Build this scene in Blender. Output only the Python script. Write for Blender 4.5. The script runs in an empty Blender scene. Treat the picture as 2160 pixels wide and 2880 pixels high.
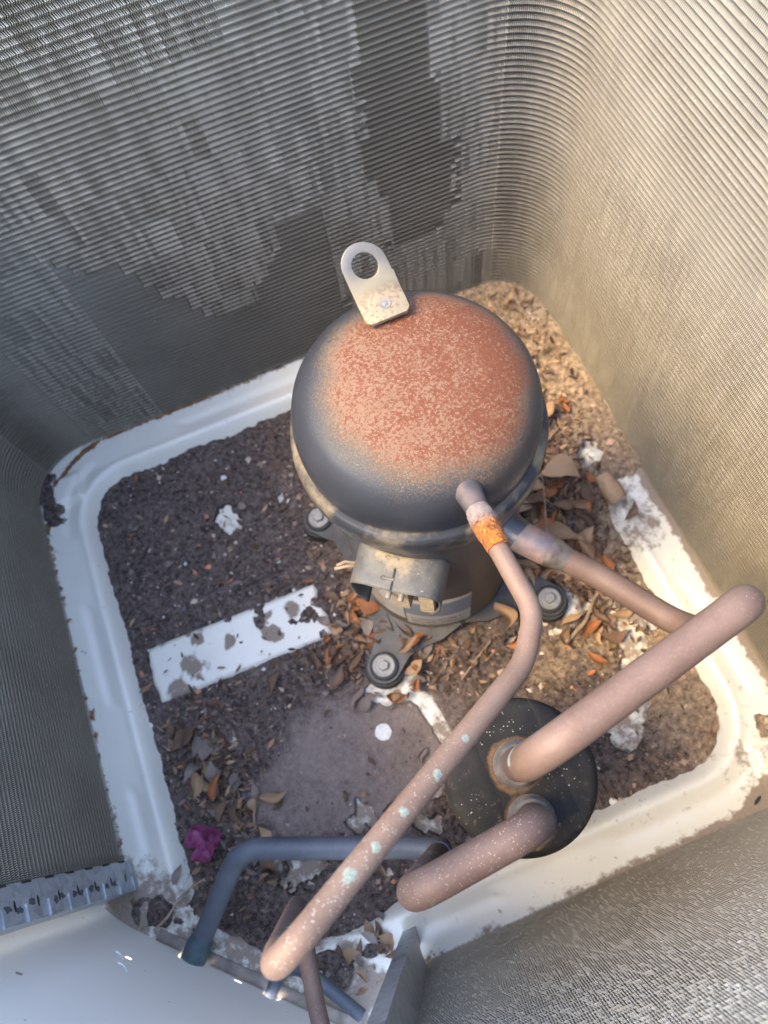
import bpy, bmesh, math, random
import numpy as np
from mathutils import Vector, Matrix
random.seed(7); RNG = np.random.default_rng(7)
scene = bpy.context.scene
COL = scene.collection
PI = math.pi

# ------------------------------------------------------------------ camera
cam_data = bpy.data.cameras.new('camera'); cam = bpy.data.objects.new('camera', cam_data); COL.objects.link(cam)
cam_data.sensor_fit = 'HORIZONTAL'; cam_data.sensor_width = 36.0; cam_data.lens = 36.0 * 2050 / 2160
cam_data.clip_start = 0.01; cam_data.clip_end = 100
cam.matrix_world = Matrix(((0.9231735, 0.3805253, -0.0543241, 0), (-0.3729863, 0.8526502, -0.3658809, 0),
                           (-0.0929075, 0.3580337, 0.9290747, 0.8), (0, 0, 0, 1)))
cam_data.dof.use_dof = True; cam_data.dof.focus_distance = 0.46; cam_data.dof.aperture_fstop = 11
scene.camera = cam
# ------------------------------------------------------------------ sky, sun, exposure
SUN_EL, SUN_TRAVEL = math.radians(54), (0.995, -0.07)
world = bpy.data.worlds.new('World'); scene.world = world; world.use_nodes = True
wn = world.node_tree; wn.nodes.clear()
wo = wn.nodes.new('ShaderNodeOutputWorld'); wb = wn.nodes.new('ShaderNodeBackground'); ws = wn.nodes.new('ShaderNodeTexSky')
ws.sky_type = 'NISHITA'; ws.sun_disc = False; ws.sun_elevation = SUN_EL
ws.sun_rotation = math.atan2(-SUN_TRAVEL[0], -SUN_TRAVEL[1])
wb.inputs['Strength'].default_value = 0.15; ws.dust_density = 1.7; ws.ozone_density = 0.4
wn.links.new(ws.outputs[0], wb.inputs[0]); wn.links.new(wb.outputs[0], wo.inputs[0])
sd = bpy.data.lights.new('sun', 'SUN'); sun = bpy.data.objects.new('sun', sd); COL.objects.link(sun)
sd.energy = 0.77; sd.angle = math.radians(22); sd.color = (1.0, 0.73, 0.30)
sun.rotation_euler = Vector((SUN_TRAVEL[0] * math.cos(SUN_EL), SUN_TRAVEL[1] * math.cos(SUN_EL), -math.sin(SUN_EL))).to_track_quat('-Z', 'Y').to_euler()
sun.location = (-2, 0.8, 3)
vs = scene.view_settings; vs.view_transform = 'Standard'; vs.look = 'None'; vs.exposure = 3.2; vs.gamma = 1
scene.cycles.max_bounces = 6; scene.cycles.use_denoising = True; scene.cycles.sample_clamp_indirect = 4

# ------------------------------------------------------------------ materials
class Mat:
    def __init__(s, name, rough=0.5, metal=0.0, spec=0.5):
        s.m = bpy.data.materials.new(name); s.m.use_nodes = True
        s.t = s.m.node_tree; s.b = s.t.nodes['Principled BSDF']
        s.b.inputs['Roughness'].default_value = rough; s.b.inputs['Metallic'].default_value = metal
        s.b.inputs['Specular IOR Level'].default_value = spec
        s.tc = s.t.nodes.new('ShaderNodeTexCoord')
        s.co = s.tc.outputs['Object']
    def n(s, kind, **kw):
        nd = s.t.nodes.new(kind)
        for k, v in kw.items(): setattr(nd, k, v)
        return nd
    def put(s, sock, v):
        if hasattr(v, 'is_linked') or isinstance(v, bpy.types.NodeSocket): s.t.links.new(v, sock)
        else: sock.default_value = v
    def noise(s, scale, detail=4, rough=0.55, dist=0.0, co=None):
        nd = s.n('ShaderNodeTexNoise'); nd.inputs['Scale'].default_value = scale; nd.inputs['Detail'].default_value = detail
        nd.inputs['Roughness'].default_value = rough; nd.inputs['Distortion'].default_value = dist
        s.t.links.new(co or s.co, nd.inputs['Vector']); return nd.outputs['Fac']
    def vor(s, scale, feature='F1', out='Distance', rnd=1.0, co=None):
        nd = s.n('ShaderNodeTexVoronoi', feature=feature); nd.inputs['Scale'].default_value = scale
        nd.inputs['Randomness'].default_value = rnd
        s.t.links.new(co or s.co, nd.inputs['Vector']); return nd.outputs[out]
    def map(s, v, a, b, c=0.0, d=1.0, smooth=False):
        nd = s.n('ShaderNodeMapRange', interpolation_type='SMOOTHSTEP' if smooth else 'LINEAR')
        s.put(nd.inputs[0], v)
        for i, x in enumerate((a, b, c, d)): nd.inputs[i + 1].default_value = x
        return nd.outputs[0]
    def math(s, op, a, b=0.0):
        nd = s.n('ShaderNodeMath', operation=op); s.put(nd.inputs[0], a); s.put(nd.inputs[1], b); return nd.outputs[0]
    def mix(s, f, a, b):
        nd = s.n('ShaderNodeMix', data_type='RGBA'); s.put(nd.inputs[0], f)
        for i, c in ((6, a), (7, b)):
            if isinstance(c, tuple): nd.inputs[i].default_value = (*c, 1) if len(c) == 3 else c
            else: s.t.links.new(c, nd.inputs[i])
        return nd.outputs[2]
    def xyz(s, which, co=None):
        nd = s.n('ShaderNodeSeparateXYZ'); s.t.links.new(co or s.co, nd.inputs[0]); return nd.outputs['XYZ'.index(which)]
    def scaled(s, v, co=None):
        nd = s.n('ShaderNodeMapping'); nd.inputs['Scale'].default_value = v; s.t.links.new(co or s.co, nd.inputs['Vector']); return nd.outputs[0]
    def color(s, c): 
        if isinstance(c, tuple): s.b.inputs['Base Color'].default_value = (*c, 1)
        else: s.t.links.new(c, s.b.inputs['Base Color'])
        return s
    def rough(s, r): s.put(s.b.inputs['Roughness'], r); return s
    def bump(s, h, strength=0.3, dist=0.001):
        nd = s.n('ShaderNodeBump'); nd.inputs['Strength'].default_value = strength; nd.inputs['Distance'].default_value = dist
        s.t.links.new(h, nd.inputs['Height']); s.t.links.new(nd.outputs[0], s.b.inputs['Normal']); return s
    def attr(s, name):
        nd = s.n('ShaderNodeAttribute'); nd.attribute_name = name; return nd
    def rnd(s):
        return s.n('ShaderNodeObjectInfo').outputs['Random']

def flat(name, c, rough=0.5, metal=0.0, var=0.25, scale=60, spec=0.5, bump=0.0):
    m = Mat(name, rough, metal, spec)
    n = m.noise(scale, 5)
    m.color(m.mix(m.map(n, 0.3, 0.7), tuple(x * (1 - var) for x in c), tuple(min(1, x * (1 + var)) for x in c)))
    if bump: m.bump(n, bump, 0.001)
    return m.m

M = {}
# aluminium fins: dusty, brownish with fine specks
m = Mat('dusty_aluminium_fin', 0.55, 0.1, 0.35)
n1 = m.noise(14, 4); n2 = m.noise(300, 2)
c = m.mix(m.map(n1, 0.35, 0.7), (0.35, 0.305, 0.235), (0.285, 0.245, 0.185))
c = m.mix(m.map(n2, 0.62, 0.75), c, (0.48, 0.45, 0.39)); m.color(c); M['fin'] = m.m
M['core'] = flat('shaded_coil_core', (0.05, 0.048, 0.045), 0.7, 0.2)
# galvanised end plates
m = Mat('galvanised_sheet', 0.45, 0.55)
v = m.vor(160, out='Color'); n1 = m.noise(40, 5)
c = m.mix(m.map(m.xyz('X', v), 0, 1), (0.30, 0.32, 0.34), (0.42, 0.44, 0.46))
c = m.mix(m.map(n1, 0.58, 0.70), c, (0.20, 0.185, 0.165))
sp = m.map(m.vor(900), 0.0, 0.13, 1, 0); c = m.mix(m.math('MULTIPLY', sp, m.map(m.noise(60, 2), 0.5, 0.62)), c, (0.7, 0.7, 0.68))
m.color(c); m.bump(n1, 0.15); M['galv'] = m.m
M['peeled'] = flat('bare_dark_patch', (0.06, 0.07, 0.075), 0.6, 0.2)
M['dark'] = flat('dark_opening', (0.012, 0.012, 0.013), 0.8)
# cream painted base pan with dirt film, which also tones down the sunlit right side
m = Mat('cream_painted_pan', 0.38)
n1 = m.noise(9, 6, 0.65); n2 = m.noise(120, 5, 0.7); n3 = m.noise(420, 3)
c = m.mix(m.map(n1, 0.3, 0.7), (0.56, 0.53, 0.455), (0.63, 0.60, 0.52))
spots = m.math('MULTIPLY', m.map(n2, 0.63, 0.68), m.map(m.noise(22, 3), 0.45, 0.6))
film = m.attr('film').outputs['Fac']
fm = m.map(m.math('ADD', film, m.map(m.noise(70, 6, 0.72), 0.3, 0.7, -0.42, 0.42)), 0.38, 0.72)
c = m.mix(m.math('MULTIPLY', spots, 0.8), c, (0.22, 0.165, 0.12))
c = m.mix(m.math('MULTIPLY', fm, 0.93), c, m.mix(n3, (0.13, 0.095, 0.073), (0.25, 0.185, 0.135)))
rust = m.attr('rust').outputs['Fac']
rm = m.map(m.math('ADD', rust, m.map(m.noise(90, 5, 0.7), 0.3, 0.7, -0.45, 0.45)), 0.5, 0.62)
c = m.mix(rm, c, m.mix(m.map(n2, 0.35, 0.65), (0.07, 0.042, 0.027), (0.26, 0.12, 0.045)))
m.color(c); m.rough(m.map(fm, 0, 1, 0.36, 0.85)); m.bump(m.noise(160, 5), 0.06); M['pan'] = m.m
# dirt
m = Mat('dry_soil', 0.95, 0, 0.2)
n1 = m.noise(28, 6, 0.65); n2 = m.noise(190, 6, 0.7); n3 = m.noise(700, 3, 0.7)
tan = m.attr('tan').outputs['Fac']; silt = m.attr('silt').outputs['Fac']
dk = m.mix(m.map(n2, 0.36, 0.66), (0.020, 0.0155, 0.0145), (0.15, 0.112, 0.097))
tn = m.mix(m.map(n2, 0.34, 0.66), (0.08, 0.056, 0.039), (0.36, 0.262, 0.18))
st = m.mix(m.map(n2, 0.3, 0.7), (0.16, 0.122, 0.107), (0.25, 0.197, 0.172))
dk = m.mix(m.map(m.noise(34, 5, 0.7), 0.48, 0.72, 0, 0.75), dk, m.mix(m.map(n2, 0.34, 0.66), (0.07, 0.054, 0.047), (0.21, 0.163, 0.138)))
c = m.mix(silt, dk, st); c = m.mix(m.map(m.math('ADD', tan, m.map(n1, 0.3, 0.7, -0.25, 0.25)), 0.25, 0.75), c, tn)
c = m.mix(m.map(n3, 0.60, 0.72), c, (0.40, 0.31, 0.24))
c = m.mix(m.map(m.vor(330), 0.0, 0.10, 0.9, 0.0), c, m.mix(m.xyz('X', m.vor(330, out='Color')), (0.50, 0.20, 0.10), (0.66, 0.60, 0.52)))
m.color(c); m.bump(m.math('ADD', n2, m.math('MULTIPLY', n3, 0.5)), 0.8, 0.003); M['dirt'] = m.m

def painted_black(name, lo, hi, dust_lo, dust_hi, dust=(0.30, 0.235, 0.15), rough=0.34):
    m = Mat(name, rough)
    n1 = m.noise(24, 6, 0.65); n2 = m.noise(260, 4, 0.7); z = m.xyz('Z')
    c = m.mix(m.map(n1, 0.3, 0.7), lo, hi)
    sc = m.map(m.noise(1, 4, 0.6, co=m.scaled((40, 40, 900))), 0.66, 0.72)
    c = m.mix(m.math('MULTIPLY', sc, 0.35), c, (0.33, 0.30, 0.25))
    sp = m.map(m.vor(520), 0.0, 0.12, 1, 0); sp = m.math('MULTIPLY', sp, m.map(m.noise(30, 2), 0.5, 0.6))
    c = m.mix(sp, c, (0.62, 0.58, 0.5))
    f = m.math('MULTIPLY', m.map(m.math('ADD', z, m.map(n1, 0.2, 0.8, -0.05, 0.05)), dust_lo, dust_hi, 1, 0), m.map(n2, 0.25, 0.7, 0.45, 0.9))
    c = m.mix(f, c, dust)
    m.color(c); m.rough(m.map(f, 0, 1, rough, 0.7)); m.bump(n1, 0.05); return m
m = painted_black('black_shell_paint', (0.028, 0.029, 0.031), (0.05, 0.05, 0.052), 0.10, 0.20, (0.115, 0.092, 0.066), 0.38); M['shell'] = m.m
# dome: black paint, tan halo, pinkish rust disc mottled with dark rust
m = Mat('rusted_black_dome', 0.42, 0, 0.3)
mp = m.n('ShaderNodeMapping'); mp.inputs['Location'].default_value = (-0.006, 0.004, 0); m.t.links.new(m.co, mp.inputs['Vector'])
sx = m.n('ShaderNodeSeparateXYZ'); m.t.links.new(mp.outputs[0], sx.inputs[0])
r = m.math('SQRT', m.math('ADD', m.math('MULTIPLY', sx.outputs[0], sx.outputs[0]), m.math('MULTIPLY', sx.outputs[1], sx.outputs[1])))
nl = m.noise(16, 3); nm = m.noise(470, 6, 0.75); nf = m.noise(900, 4, 0.75); ng = m.noise(55, 4, 0.6)
r2 = m.math('ADD', r, m.map(nl, 0.3, 0.7, -0.006, 0.006)); r2 = m.math('ADD', r2, m.map(nf, 0.3, 0.7, -0.013, 0.013))
blk = m.mix(m.map(nl, 0.3, 0.7), (0.018, 0.0195, 0.0235), (0.030, 0.031, 0.035))
halo = m.map(r2, 0.060, 0.078, 1, 0, True)
c = m.mix(m.math('MULTIPLY', halo, 0.85), blk, (0.095, 0.068, 0.037))
pink = m.mix(m.map(ng, 0.3, 0.7), (0.122, 0.064, 0.036), (0.165, 0.097, 0.060))
inner = m.map(r2, 0.055, 0.068, 1, 0, True)
c = m.mix(inner, c, pink)
red = m.map(m.math('ADD', m.math('ADD', m.math('ADD', nm, m.math('MULTIPLY', sx.outputs[0], 1.1)), m.math('MULTIPLY', nf, 0.5)), m.map(ng, 0.3, 0.7, -0.07, 0.07)), 0.66, 0.77)
red = m.math('MULTIPLY', red, m.map(r2, 0.058, 0.069, 1, 0))
c = m.mix(m.math('MULTIPLY', red, 0.9), c, m.mix(m.map(nf, 0.4, 0.65), (0.062, 0.013, 0.003), (0.110, 0.028, 0.006)))
sp = m.math('MULTIPLY', m.map(m.vor(520), 0.0, 0.15, 1, 0), m.map(m.noise(22, 2), 0.5, 0.62))
c = m.mix(sp, c, (0.42, 0.34, 0.22))
low = m.math('MULTIPLY', m.map(m.xyz('Z'), 0.3505, 0.3455, 0, 1), m.map(m.noise(30, 5, 0.7), 0.45, 0.62)); c = m.mix(m.math('MULTIPLY', low, 0.8), c, (0.17, 0.135, 0.085))
m.color(c); m.rough(m.map(halo, 0, 1, 0.36, 0.8)); m.bump(m.math('MULTIPLY', m.math('ADD', nm, nf), halo), 0.25, 0.001); M['dome'] = m.m
# terminal cover, dusty plastic
m = Mat('dusty_black_plastic', 0.6); n1 = m.noise(60, 6, 0.7); n2 = m.noise(400, 3)
c = m.mix(m.map(n1, 0.35, 0.7), (0.045, 0.05, 0.058), (0.115, 0.105, 0.09)); c = m.mix(m.map(n2, 0.69, 0.74), c, (0.25, 0.22, 0.17))
c = m.mix(m.math('MULTIPLY', m.map(m.math('ADD', m.xyz('Z'), m.map(n1, 0.3, 0.7, -0.0012, 0.0012)), 0.2747, 0.2760), 0.6), c, (0.26, 0.20, 0.125)); m.color(c); m.bump(n1, 0.1); M['plastic'] = m.m
M['tan_tab'] = flat('dust_caked_tab', (0.33, 0.255, 0.16), 0.9, 0, 0.3, 150, bump=0.3)
M['foot'] = flat('dusty_black_foot', (0.040, 0.037, 0.036), 0.55, 0, 0.6, 45, bump=0.1)
M['rubber'] = flat('black_rubber', (0.022, 0.021, 0.02), 0.7, 0, 0.3, 80)
M['washer'] = flat('grey_zinc_washer', (0.24, 0.232, 0.22), 0.55, 0.3, 0.2, 150)
# lug steel with rust at the base
m = Mat('lug_steel', 0.5, 0.25); n1 = m.noise(60, 5, 0.7); n2 = m.noise(420, 5, 0.75); z = m.xyz('Z')
c = m.mix(m.map(n1, 0.3, 0.7), (0.10, 0.086, 0.066), (0.135, 0.123, 0.106))
c = m.mix(m.map(z, 0.4255, 0.4135, 0, 0.8), c, (0.22, 0.17, 0.09))
rr = m.math('MULTIPLY', m.map(z, 0.4148, 0.4108, 0, 1), m.map(m.math('ADD', n2, m.math('MULTIPLY', n1, 0.6)), 0.78, 0.9))
c = m.mix(m.math('MULTIPLY', rr, 0.7), c, (0.12, 0.045, 0.022)); m.color(c); m.bump(n2, 0.1); M['lug'] = m.m
M['weld'] = flat('weld_mark', (0.125, 0.115, 0.10), 0.6, 0.1, 0.3, 200)

def copper(name, a, b, speck, spots, fine=0.5, rough=0.58, metal=0.2):
    m = Mat(name, rough, metal, 0.3)
    n1 = m.noise(26, 5, 0.6); n2 = m.noise(520, 4, 0.7)
    c = m.mix(m.map(n1, 0.3, 0.7), a, b)
    c = m.mix(m.map(n2, 0.5, 0.75, 0, fine), c, tuple(min(1, x * 1.22 + 0.015) for x in b))
    if speck:
        s1 = m.math('MULTIPLY', m.map(m.vor(760), 0.14, 0.24, 1, 0), m.map(m.noise(300, 2), 0.44, 0.52))
        s1 = m.math('MULTIPLY', s1, m.math('MULTIPLY', m.attr('speck').outputs['Fac'], m.map(m.noise(20, 3), 0.3, 0.5)))
        c = m.mix(m.math('MULTIPLY', s1, speck), c, (0.42, 0.38, 0.33))
    if spots:
        n3 = m.noise(140, 4, 0.7)
        g = m.map(m.math('ADD', m.noise(38, 2, 0.4), m.map(n3, 0.3, 0.7, -0.06, 0.06)), 0.70, 0.735)
        c = m.mix(m.math('MULTIPLY', g, spots), c, (0.50, 0.56, 0.50))
    m.color(c); m.rough(m.map(n2, 0.3, 0.7, rough - 0.08, rough + 0.15)); m.bump(n2, 0.06); return m.m
M['copper'] = copper('oxidised_pink_copper', (0.118, 0.070, 0.048), (0.165, 0.108, 0.077), 1.0, 0.0)
M['copper_suct'] = copper('oxidised_mauve_copper', (0.102, 0.061, 0.045), (0.145, 0.095, 0.072), 0.7, 0.5)
M['copper_dark'] = copper('dull_brown_copper', (0.074, 0.047, 0.039), (0.108, 0.073, 0.062), 1.0, 0.8)
M['grey_pipe'] = copper('blue_grey_tarnished_pipe', (0.060, 0.068, 0.084), (0.105, 0.114, 0.134), 0.25, 0.0, 0.4, 0.5, 0.2)
M['patina'] = flat('pale_green_patina', (0.15, 0.172, 0.138), 0.9, 0, 0.35, 900, bump=0.4)
m = Mat('blue_green_end', 0.5, 0.2); m.color(m.mix(m.map(m.noise(60, 5), 0.3, 0.7), (0.03, 0.052, 0.066), (0.075, 0.11, 0.12))); M['pipe_end'] = m.m
m = Mat('orange_rust', 0.95); n1 = m.noise(170, 6, 0.7, 1.0); n2 = m.noise(500, 4)
c = m.mix(m.map(n1, 0.35, 0.62), (0.10, 0.028, 0.008), (0.40, 0.125, 0.010)); c = m.mix(m.map(n2, 0.58, 0.72), c, (0.52, 0.24, 0.03))
c = m.mix(m.map(m.math('ADD', m.xyz('Y'), m.map(n1, 0.3, 0.7, -0.005, 0.005)), -0.105, -0.098), c, (0.20, 0.155, 0.13)); m.color(c); m.bump(n1, 1.0, 0.004); M['rust'] = m.m
m = Mat('braze_silver', 0.45, 0.4); m.color(m.mix(m.map(m.noise(90, 5), 0.35, 0.65), (0.085, 0.06, 0.052), (0.15, 0.14, 0.12))); m.bump(m.noise(120, 4), 0.4, 0.002); M['braze'] = m.m
m = Mat('heat_marked_steel', 0.45, 0.2); n1 = m.noise(38, 4); c = m.mix(m.map(n1, 0.4, 0.6), (0.10, 0.085, 0.095), (0.26, 0.17, 0.14)); m.color(c); m.bump(m.noise(200, 4), 0.06); M['heat'] = m.m
M['socket'] = flat('dull_steel_socket', (0.075, 0.066, 0.06), 0.7, 0.1, 0.5, 120, 0.2, 0.2)
m = Mat('grey_stub_steel', 0.65, 0.1, 0.25); n1 = m.noise(55, 4); c = m.mix(m.map(n1, 0.4, 0.65), (0.032, 0.033, 0.037), (0.10, 0.072, 0.062)); m.color(c); M['stub'] = m.m
# accumulator
m = Mat('matt_black_accumulator', 0.8, 0, 0.12); n1 = m.noise(34, 6, 0.7); n2 = m.noise(210, 5, 0.75)
c = m.mix(m.map(n1, 0.35, 0.65), (0.007, 0.007, 0.0075), (0.017, 0.016, 0.015))
c = m.mix(m.math('MULTIPLY', m.map(n2, 0.58, 0.70), m.map(m.noise(14, 3), 0.45, 0.6)), c, (0.085, 0.066, 0.052))
s1 = m.math('MULTIPLY', m.map(m.vor(420), 0.10, 0.20, 1, 0), m.map(m.noise(26, 2), 0.52, 0.60)); c = m.mix(s1, c, (0.24, 0.21, 0.18))
for (ax, ay, rr0) in ((0.0, 0.006, 0.0145), (-0.005, -0.023, 0.0125)):
    mp = m.n('ShaderNodeMapping'); mp.inputs['Location'].default_value = (-ax, -ay, 0); mp.inputs['Scale'].default_value = (1, 1, 0); m.t.links.new(m.co, mp.inputs['Vector'])
    ln = m.n('ShaderNodeVectorMath', operation='LENGTH'); m.t.links.new(mp.outputs[0], ln.inputs[0])
    rr1 = m.math('ADD', ln.outputs['Value'], m.map(n1, 0.3, 0.7, -0.003, 0.003))
    c = m.mix(m.math('MULTIPLY', m.map(rr1, rr0, rr0 + 0.002, 1, 0), m.map(n2, 0.3, 0.6, 0.2, 0.75)), c, (0.115, 0.066, 0.032))
m.color(c); m.bump(n2, 0.15); M['acc'] = m.m
# corner panel
m = Mat('warm_grey_painted_panel', 0.5); n1 = m.noise(5, 3); n2 = m.noise(500, 3)
c = m.mix(m.map(n1, 0.3, 0.7), (0.78, 0.72, 0.63), (0.82, 0.765, 0.68)); c = m.mix(m.map(m.noise(80, 4), 0.70, 0.74), c, (0.25, 0.22, 0.19))
m.color(c); m.bump(n2, 0.03); M['panel'] = m.m
M['grime'] = flat('grimy_flange', (0.24, 0.195, 0.165), 0.8, 0, 0.4, 60)
M['sun_streak'] = flat('sun_streak_white', (0.86, 0.84, 0.80), 0.4)  # white that paints sun reflections on the corner panel
m = Mat('concrete_pad', 0.9); m.color(m.mix(m.map(m.noise(8, 6), 0.3, 0.7), (0.42, 0.39, 0.34), (0.52, 0.49, 0.43))); m.bump(m.noise(200, 4), 0.3); M['concrete'] = m.m
# labels (flat print)
m = Mat('printed_shell_label', 0.45); uv = m.tc.outputs['UV']; u = m.xyz('X', uv); v = m.xyz('Y', uv)
line = m.math('LESS_THAN', m.math('FRACT', m.math('MULTIPLY', v, 9.0)), 0.5)
dash = m.map(m.noise(1, 2, co=m.scaled((70, 9, 1), uv)), 0.42, 0.5)
inlow = m.math('MULTIPLY', m.math('LESS_THAN', v, 0.34), m.math('MULTIPLY', m.math('GREATER_THAN', u, 0.08), m.math('LESS_THAN', u, 0.9)))
c = m.mix(m.math('GREATER_THAN', v, 0.40), (0.42, 0.385, 0.34), (0.15, 0.175, 0.21))
c = m.mix(m.math('MULTIPLY', m.math('MULTIPLY', line, dash), inlow), c, (0.10, 0.09, 0.085))
c = m.mix(m.math('GREATER_THAN', m.math('ADD', v, m.map(m.noise(14, 4), 0.3, 0.7, -0.05, 0.05)), 0.90), c, (0.45, 0.43, 0.40))
c = m.mix(m.math('GREATER_THAN', m.math('ADD', v, m.map(m.noise(24, 4), 0.3, 0.7, -0.04, 0.04)), 0.97), c, (0.35, 0.15, 0.08))
m.color(c); M['label_blue'] = m.m
m = Mat('white_shell_label', 0.45); uv = m.tc.outputs['UV']; u = m.xyz('X', uv); v = m.xyz('Y', uv)
line = m.math('LESS_THAN', m.math('FRACT', m.math('MULTIPLY', v, 7.0)), 0.45); dash = m.map(m.noise(1, 2, co=m.scaled((50, 7, 1), uv)), 0.42, 0.5)
c = m.mix(m.math('MULTIPLY', m.math('MULTIPLY', line, dash), m.math('LESS_THAN', u, 0.62)), m.mix(m.map(m.noise(40, 4), 0.4, 0.7), (0.45, 0.42, 0.38), (0.34, 0.30, 0.25)), (0.09, 0.085, 0.08)); m.color(c); M['label_white'] = m.m
# leaves: a few colours, varied per object
def leaf_mat(name, a, b):
    m = Mat(name, 0.7, 0, 0.3); n1 = m.noise(120, 5, 0.65)
    f = m.math('ADD', m.map(n1, 0.3, 0.7, 0, 0.6), m.math('MULTIPLY', m.rnd(), 0.5))
    m.color(m.mix(f, a, b)); m.bump(n1, 0.3); return m.m
LM = {'tan': leaf_mat('tan_leaf', (0.13, 0.078, 0.043), (0.38, 0.245, 0.145)), 'brown': leaf_mat('brown_leaf', (0.05, 0.03, 0.022), (0.17, 0.10, 0.062)),
      'grey': leaf_mat('grey_leaf', (0.08, 0.062, 0.055), (0.25, 0.195, 0.165)), 'orange': leaf_mat('orange_leaf', (0.16, 0.055, 0.022), (0.36, 0.15, 0.06)),
      'yellow': leaf_mat('yellow_leaf', (0.19, 0.13, 0.045), (0.32, 0.23, 0.09))}
m = Mat('magenta_bract', 0.6); n1 = m.noise(110, 4); m.color(m.mix(m.map(n1, 0.3, 0.7), (0.10, 0.010, 0.045), (0.30, 0.07, 0.16))); m.bump(n1, 0.4); M['bract'] = m.m
M['stem'] = flat('dry_stem', (0.28, 0.20, 0.14), 0.8, 0, 0.3, 120)
M['white_chip'] = flat('white_chip', (0.62, 0.60, 0.56), 0.8, 0, 0.2, 300)
m = Mat('mixed_litter', 0.85, 0, 0.25); a = m.attr('tint'); m.color(a.outputs['Color']); M['litter'] = m.m

# ------------------------------------------------------------------ object helpers
def wloc(o):
    p = Vector((0, 0, 0))
    while o is not None: p += o.location; o = o.parent
    return p
def link(name, me, mat=None, parent=None, loc=None):
    o = bpy.data.objects.new(name, me); COL.objects.link(o)
    if mat: me.materials.append(mat)
    if parent: o.parent = parent
    if loc is not None: o.location = loc
    return o
def smooth(me, ang=40):
    me.shade_smooth()
    try: me.set_sharp_from_angle(angle=math.radians(ang))
    except Exception: pass
def obj(name, geo, mat, parent=None, sm=True, ang=40):
    """geo = (verts, faces) in world coordinates -> one mesh object under parent"""
    v, f = geo; off = wloc(parent) if parent else Vector((0, 0, 0))
    me = bpy.data.meshes.new(name)
    me.from_pydata([tuple(Vector(p) - off) for p in v], [], [tuple(q) for q in f]); me.update()
    bm = bmesh.new(); bm.from_mesh(me); bmesh.ops.remove_doubles(bm, verts=bm.verts, dist=1e-6)
    bmesh.ops.recalc_face_normals(bm, faces=bm.faces); bm.to_mesh(me); bm.free()
    if sm: smooth(me, ang)
    return link(name, me, mat, parent)
def tag(o, label=None, cat=None, group=None, kind=None):
    if label: o['label'] = label
    if cat: o['category'] = cat
    if group: o['group'] = group
    if kind: o['kind'] = kind
    return o
def empty(name, loc, label, cat, group=None):
    o = bpy.data.objects.new(name, None); COL.objects.link(o); o.location = loc; o.empty_display_size = 0.02
    return tag(o, label, cat, group)
def join(*gs):
    V, F = [], []
    for v, f in gs:
        k = len(V); V += [tuple(p) for p in v]; F += [tuple(i + k for i in q) for q in f]
    return V, F
def box(x0, x1, y0, y1, z0, z1):
    v = [(x, y, z) for z in (z0, z1) for y in (y0, y1) for x in (x0, x1)]
    return v, [(0, 2, 3, 1), (4, 5, 7, 6), (0, 1, 5, 4), (2, 6, 7, 3), (0, 4, 6, 2), (1, 3, 7, 5)]
def frame(d):
    d = Vector(d).normalized(); a = Vector((0, 0, 1)) if abs(d.z) < 0.9 else Vector((1, 0, 0))
    u = d.cross(a).normalized(); return d, u, u.cross(d)
def lathe(c, prof, seg=64, axis=(0, 0, 1), a0=0, a1=2 * PI):
    d, u, w = frame(axis) if tuple(axis) != (0, 0, 1) else (Vector((0, 0, 1)), Vector((1, 0, 0)), Vector((0, 1, 0)))
    c = Vector(c); V = []; F = []; full = abs(a1 - a0 - 2 * PI) < 1e-6; k = seg if full else seg + 1
    for r, h in prof:
        for i in range(k):
            t = a0 + (a1 - a0) * i / seg; V.append(c + d * h + u * (r * math.cos(t)) + w * (r * math.sin(t)))
    for j in range(len(prof) - 1):
        for i in range(seg):
            i2 = (i + 1) % k; F.append((j * k + i, j * k + i2, (j + 1) * k + i2, (j + 1) * k + i))
    if full:
        if prof[0][0] > 1e-6: F.append(tuple(range(k - 1, -1, -1)))
        if prof[-1][0] > 1e-6: F.append(tuple((len(prof) - 1) * k + i for i in range(k)))
    return V, F
def fillet(pts, rad, n=10):
    pts = [Vector(p) for p in pts]; out = [pts[0]]
    rad = rad if isinstance(rad, (list, tuple)) else [rad] * (len(pts) - 2)
    for i in range(1, len(pts) - 1):
        a, b, c = pts[i - 1], pts[i], pts[i + 1]; d1 = (a - b); d2 = (c - b); l1, l2 = d1.length, d2.length; d1.normalize(); d2.normalize()
        ang = d1.angle(d2); t = min(rad[i - 1] / math.tan(ang / 2), l1 * 0.48, l2 * 0.48)
        if PI - ang < 0.02: out.append(b); continue
        r = t * math.tan(ang / 2); ctr = b + (d1 + d2).normalized() * (r / math.sin(ang / 2))
        p0, p1 = b + d1 * t, b + d2 * t; v0, v1 = p0 - ctr, p1 - ctr
        tot = v0.angle(v1); ax = v0.cross(v1).normalized()
        for k in range(n + 1): out.append(ctr + Matrix.Rotation(tot * k / n, 3, ax) @ v0)
    out.append(pts[-1]); return out
def resample(path, step):
    out = [path[0]]
    for a, b in zip(path, path[1:]):
        n = max(1, int((b - a).length / step))
        for k in range(1, n + 1): out.append(a.lerp(b, k / n))
    return out
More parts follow.
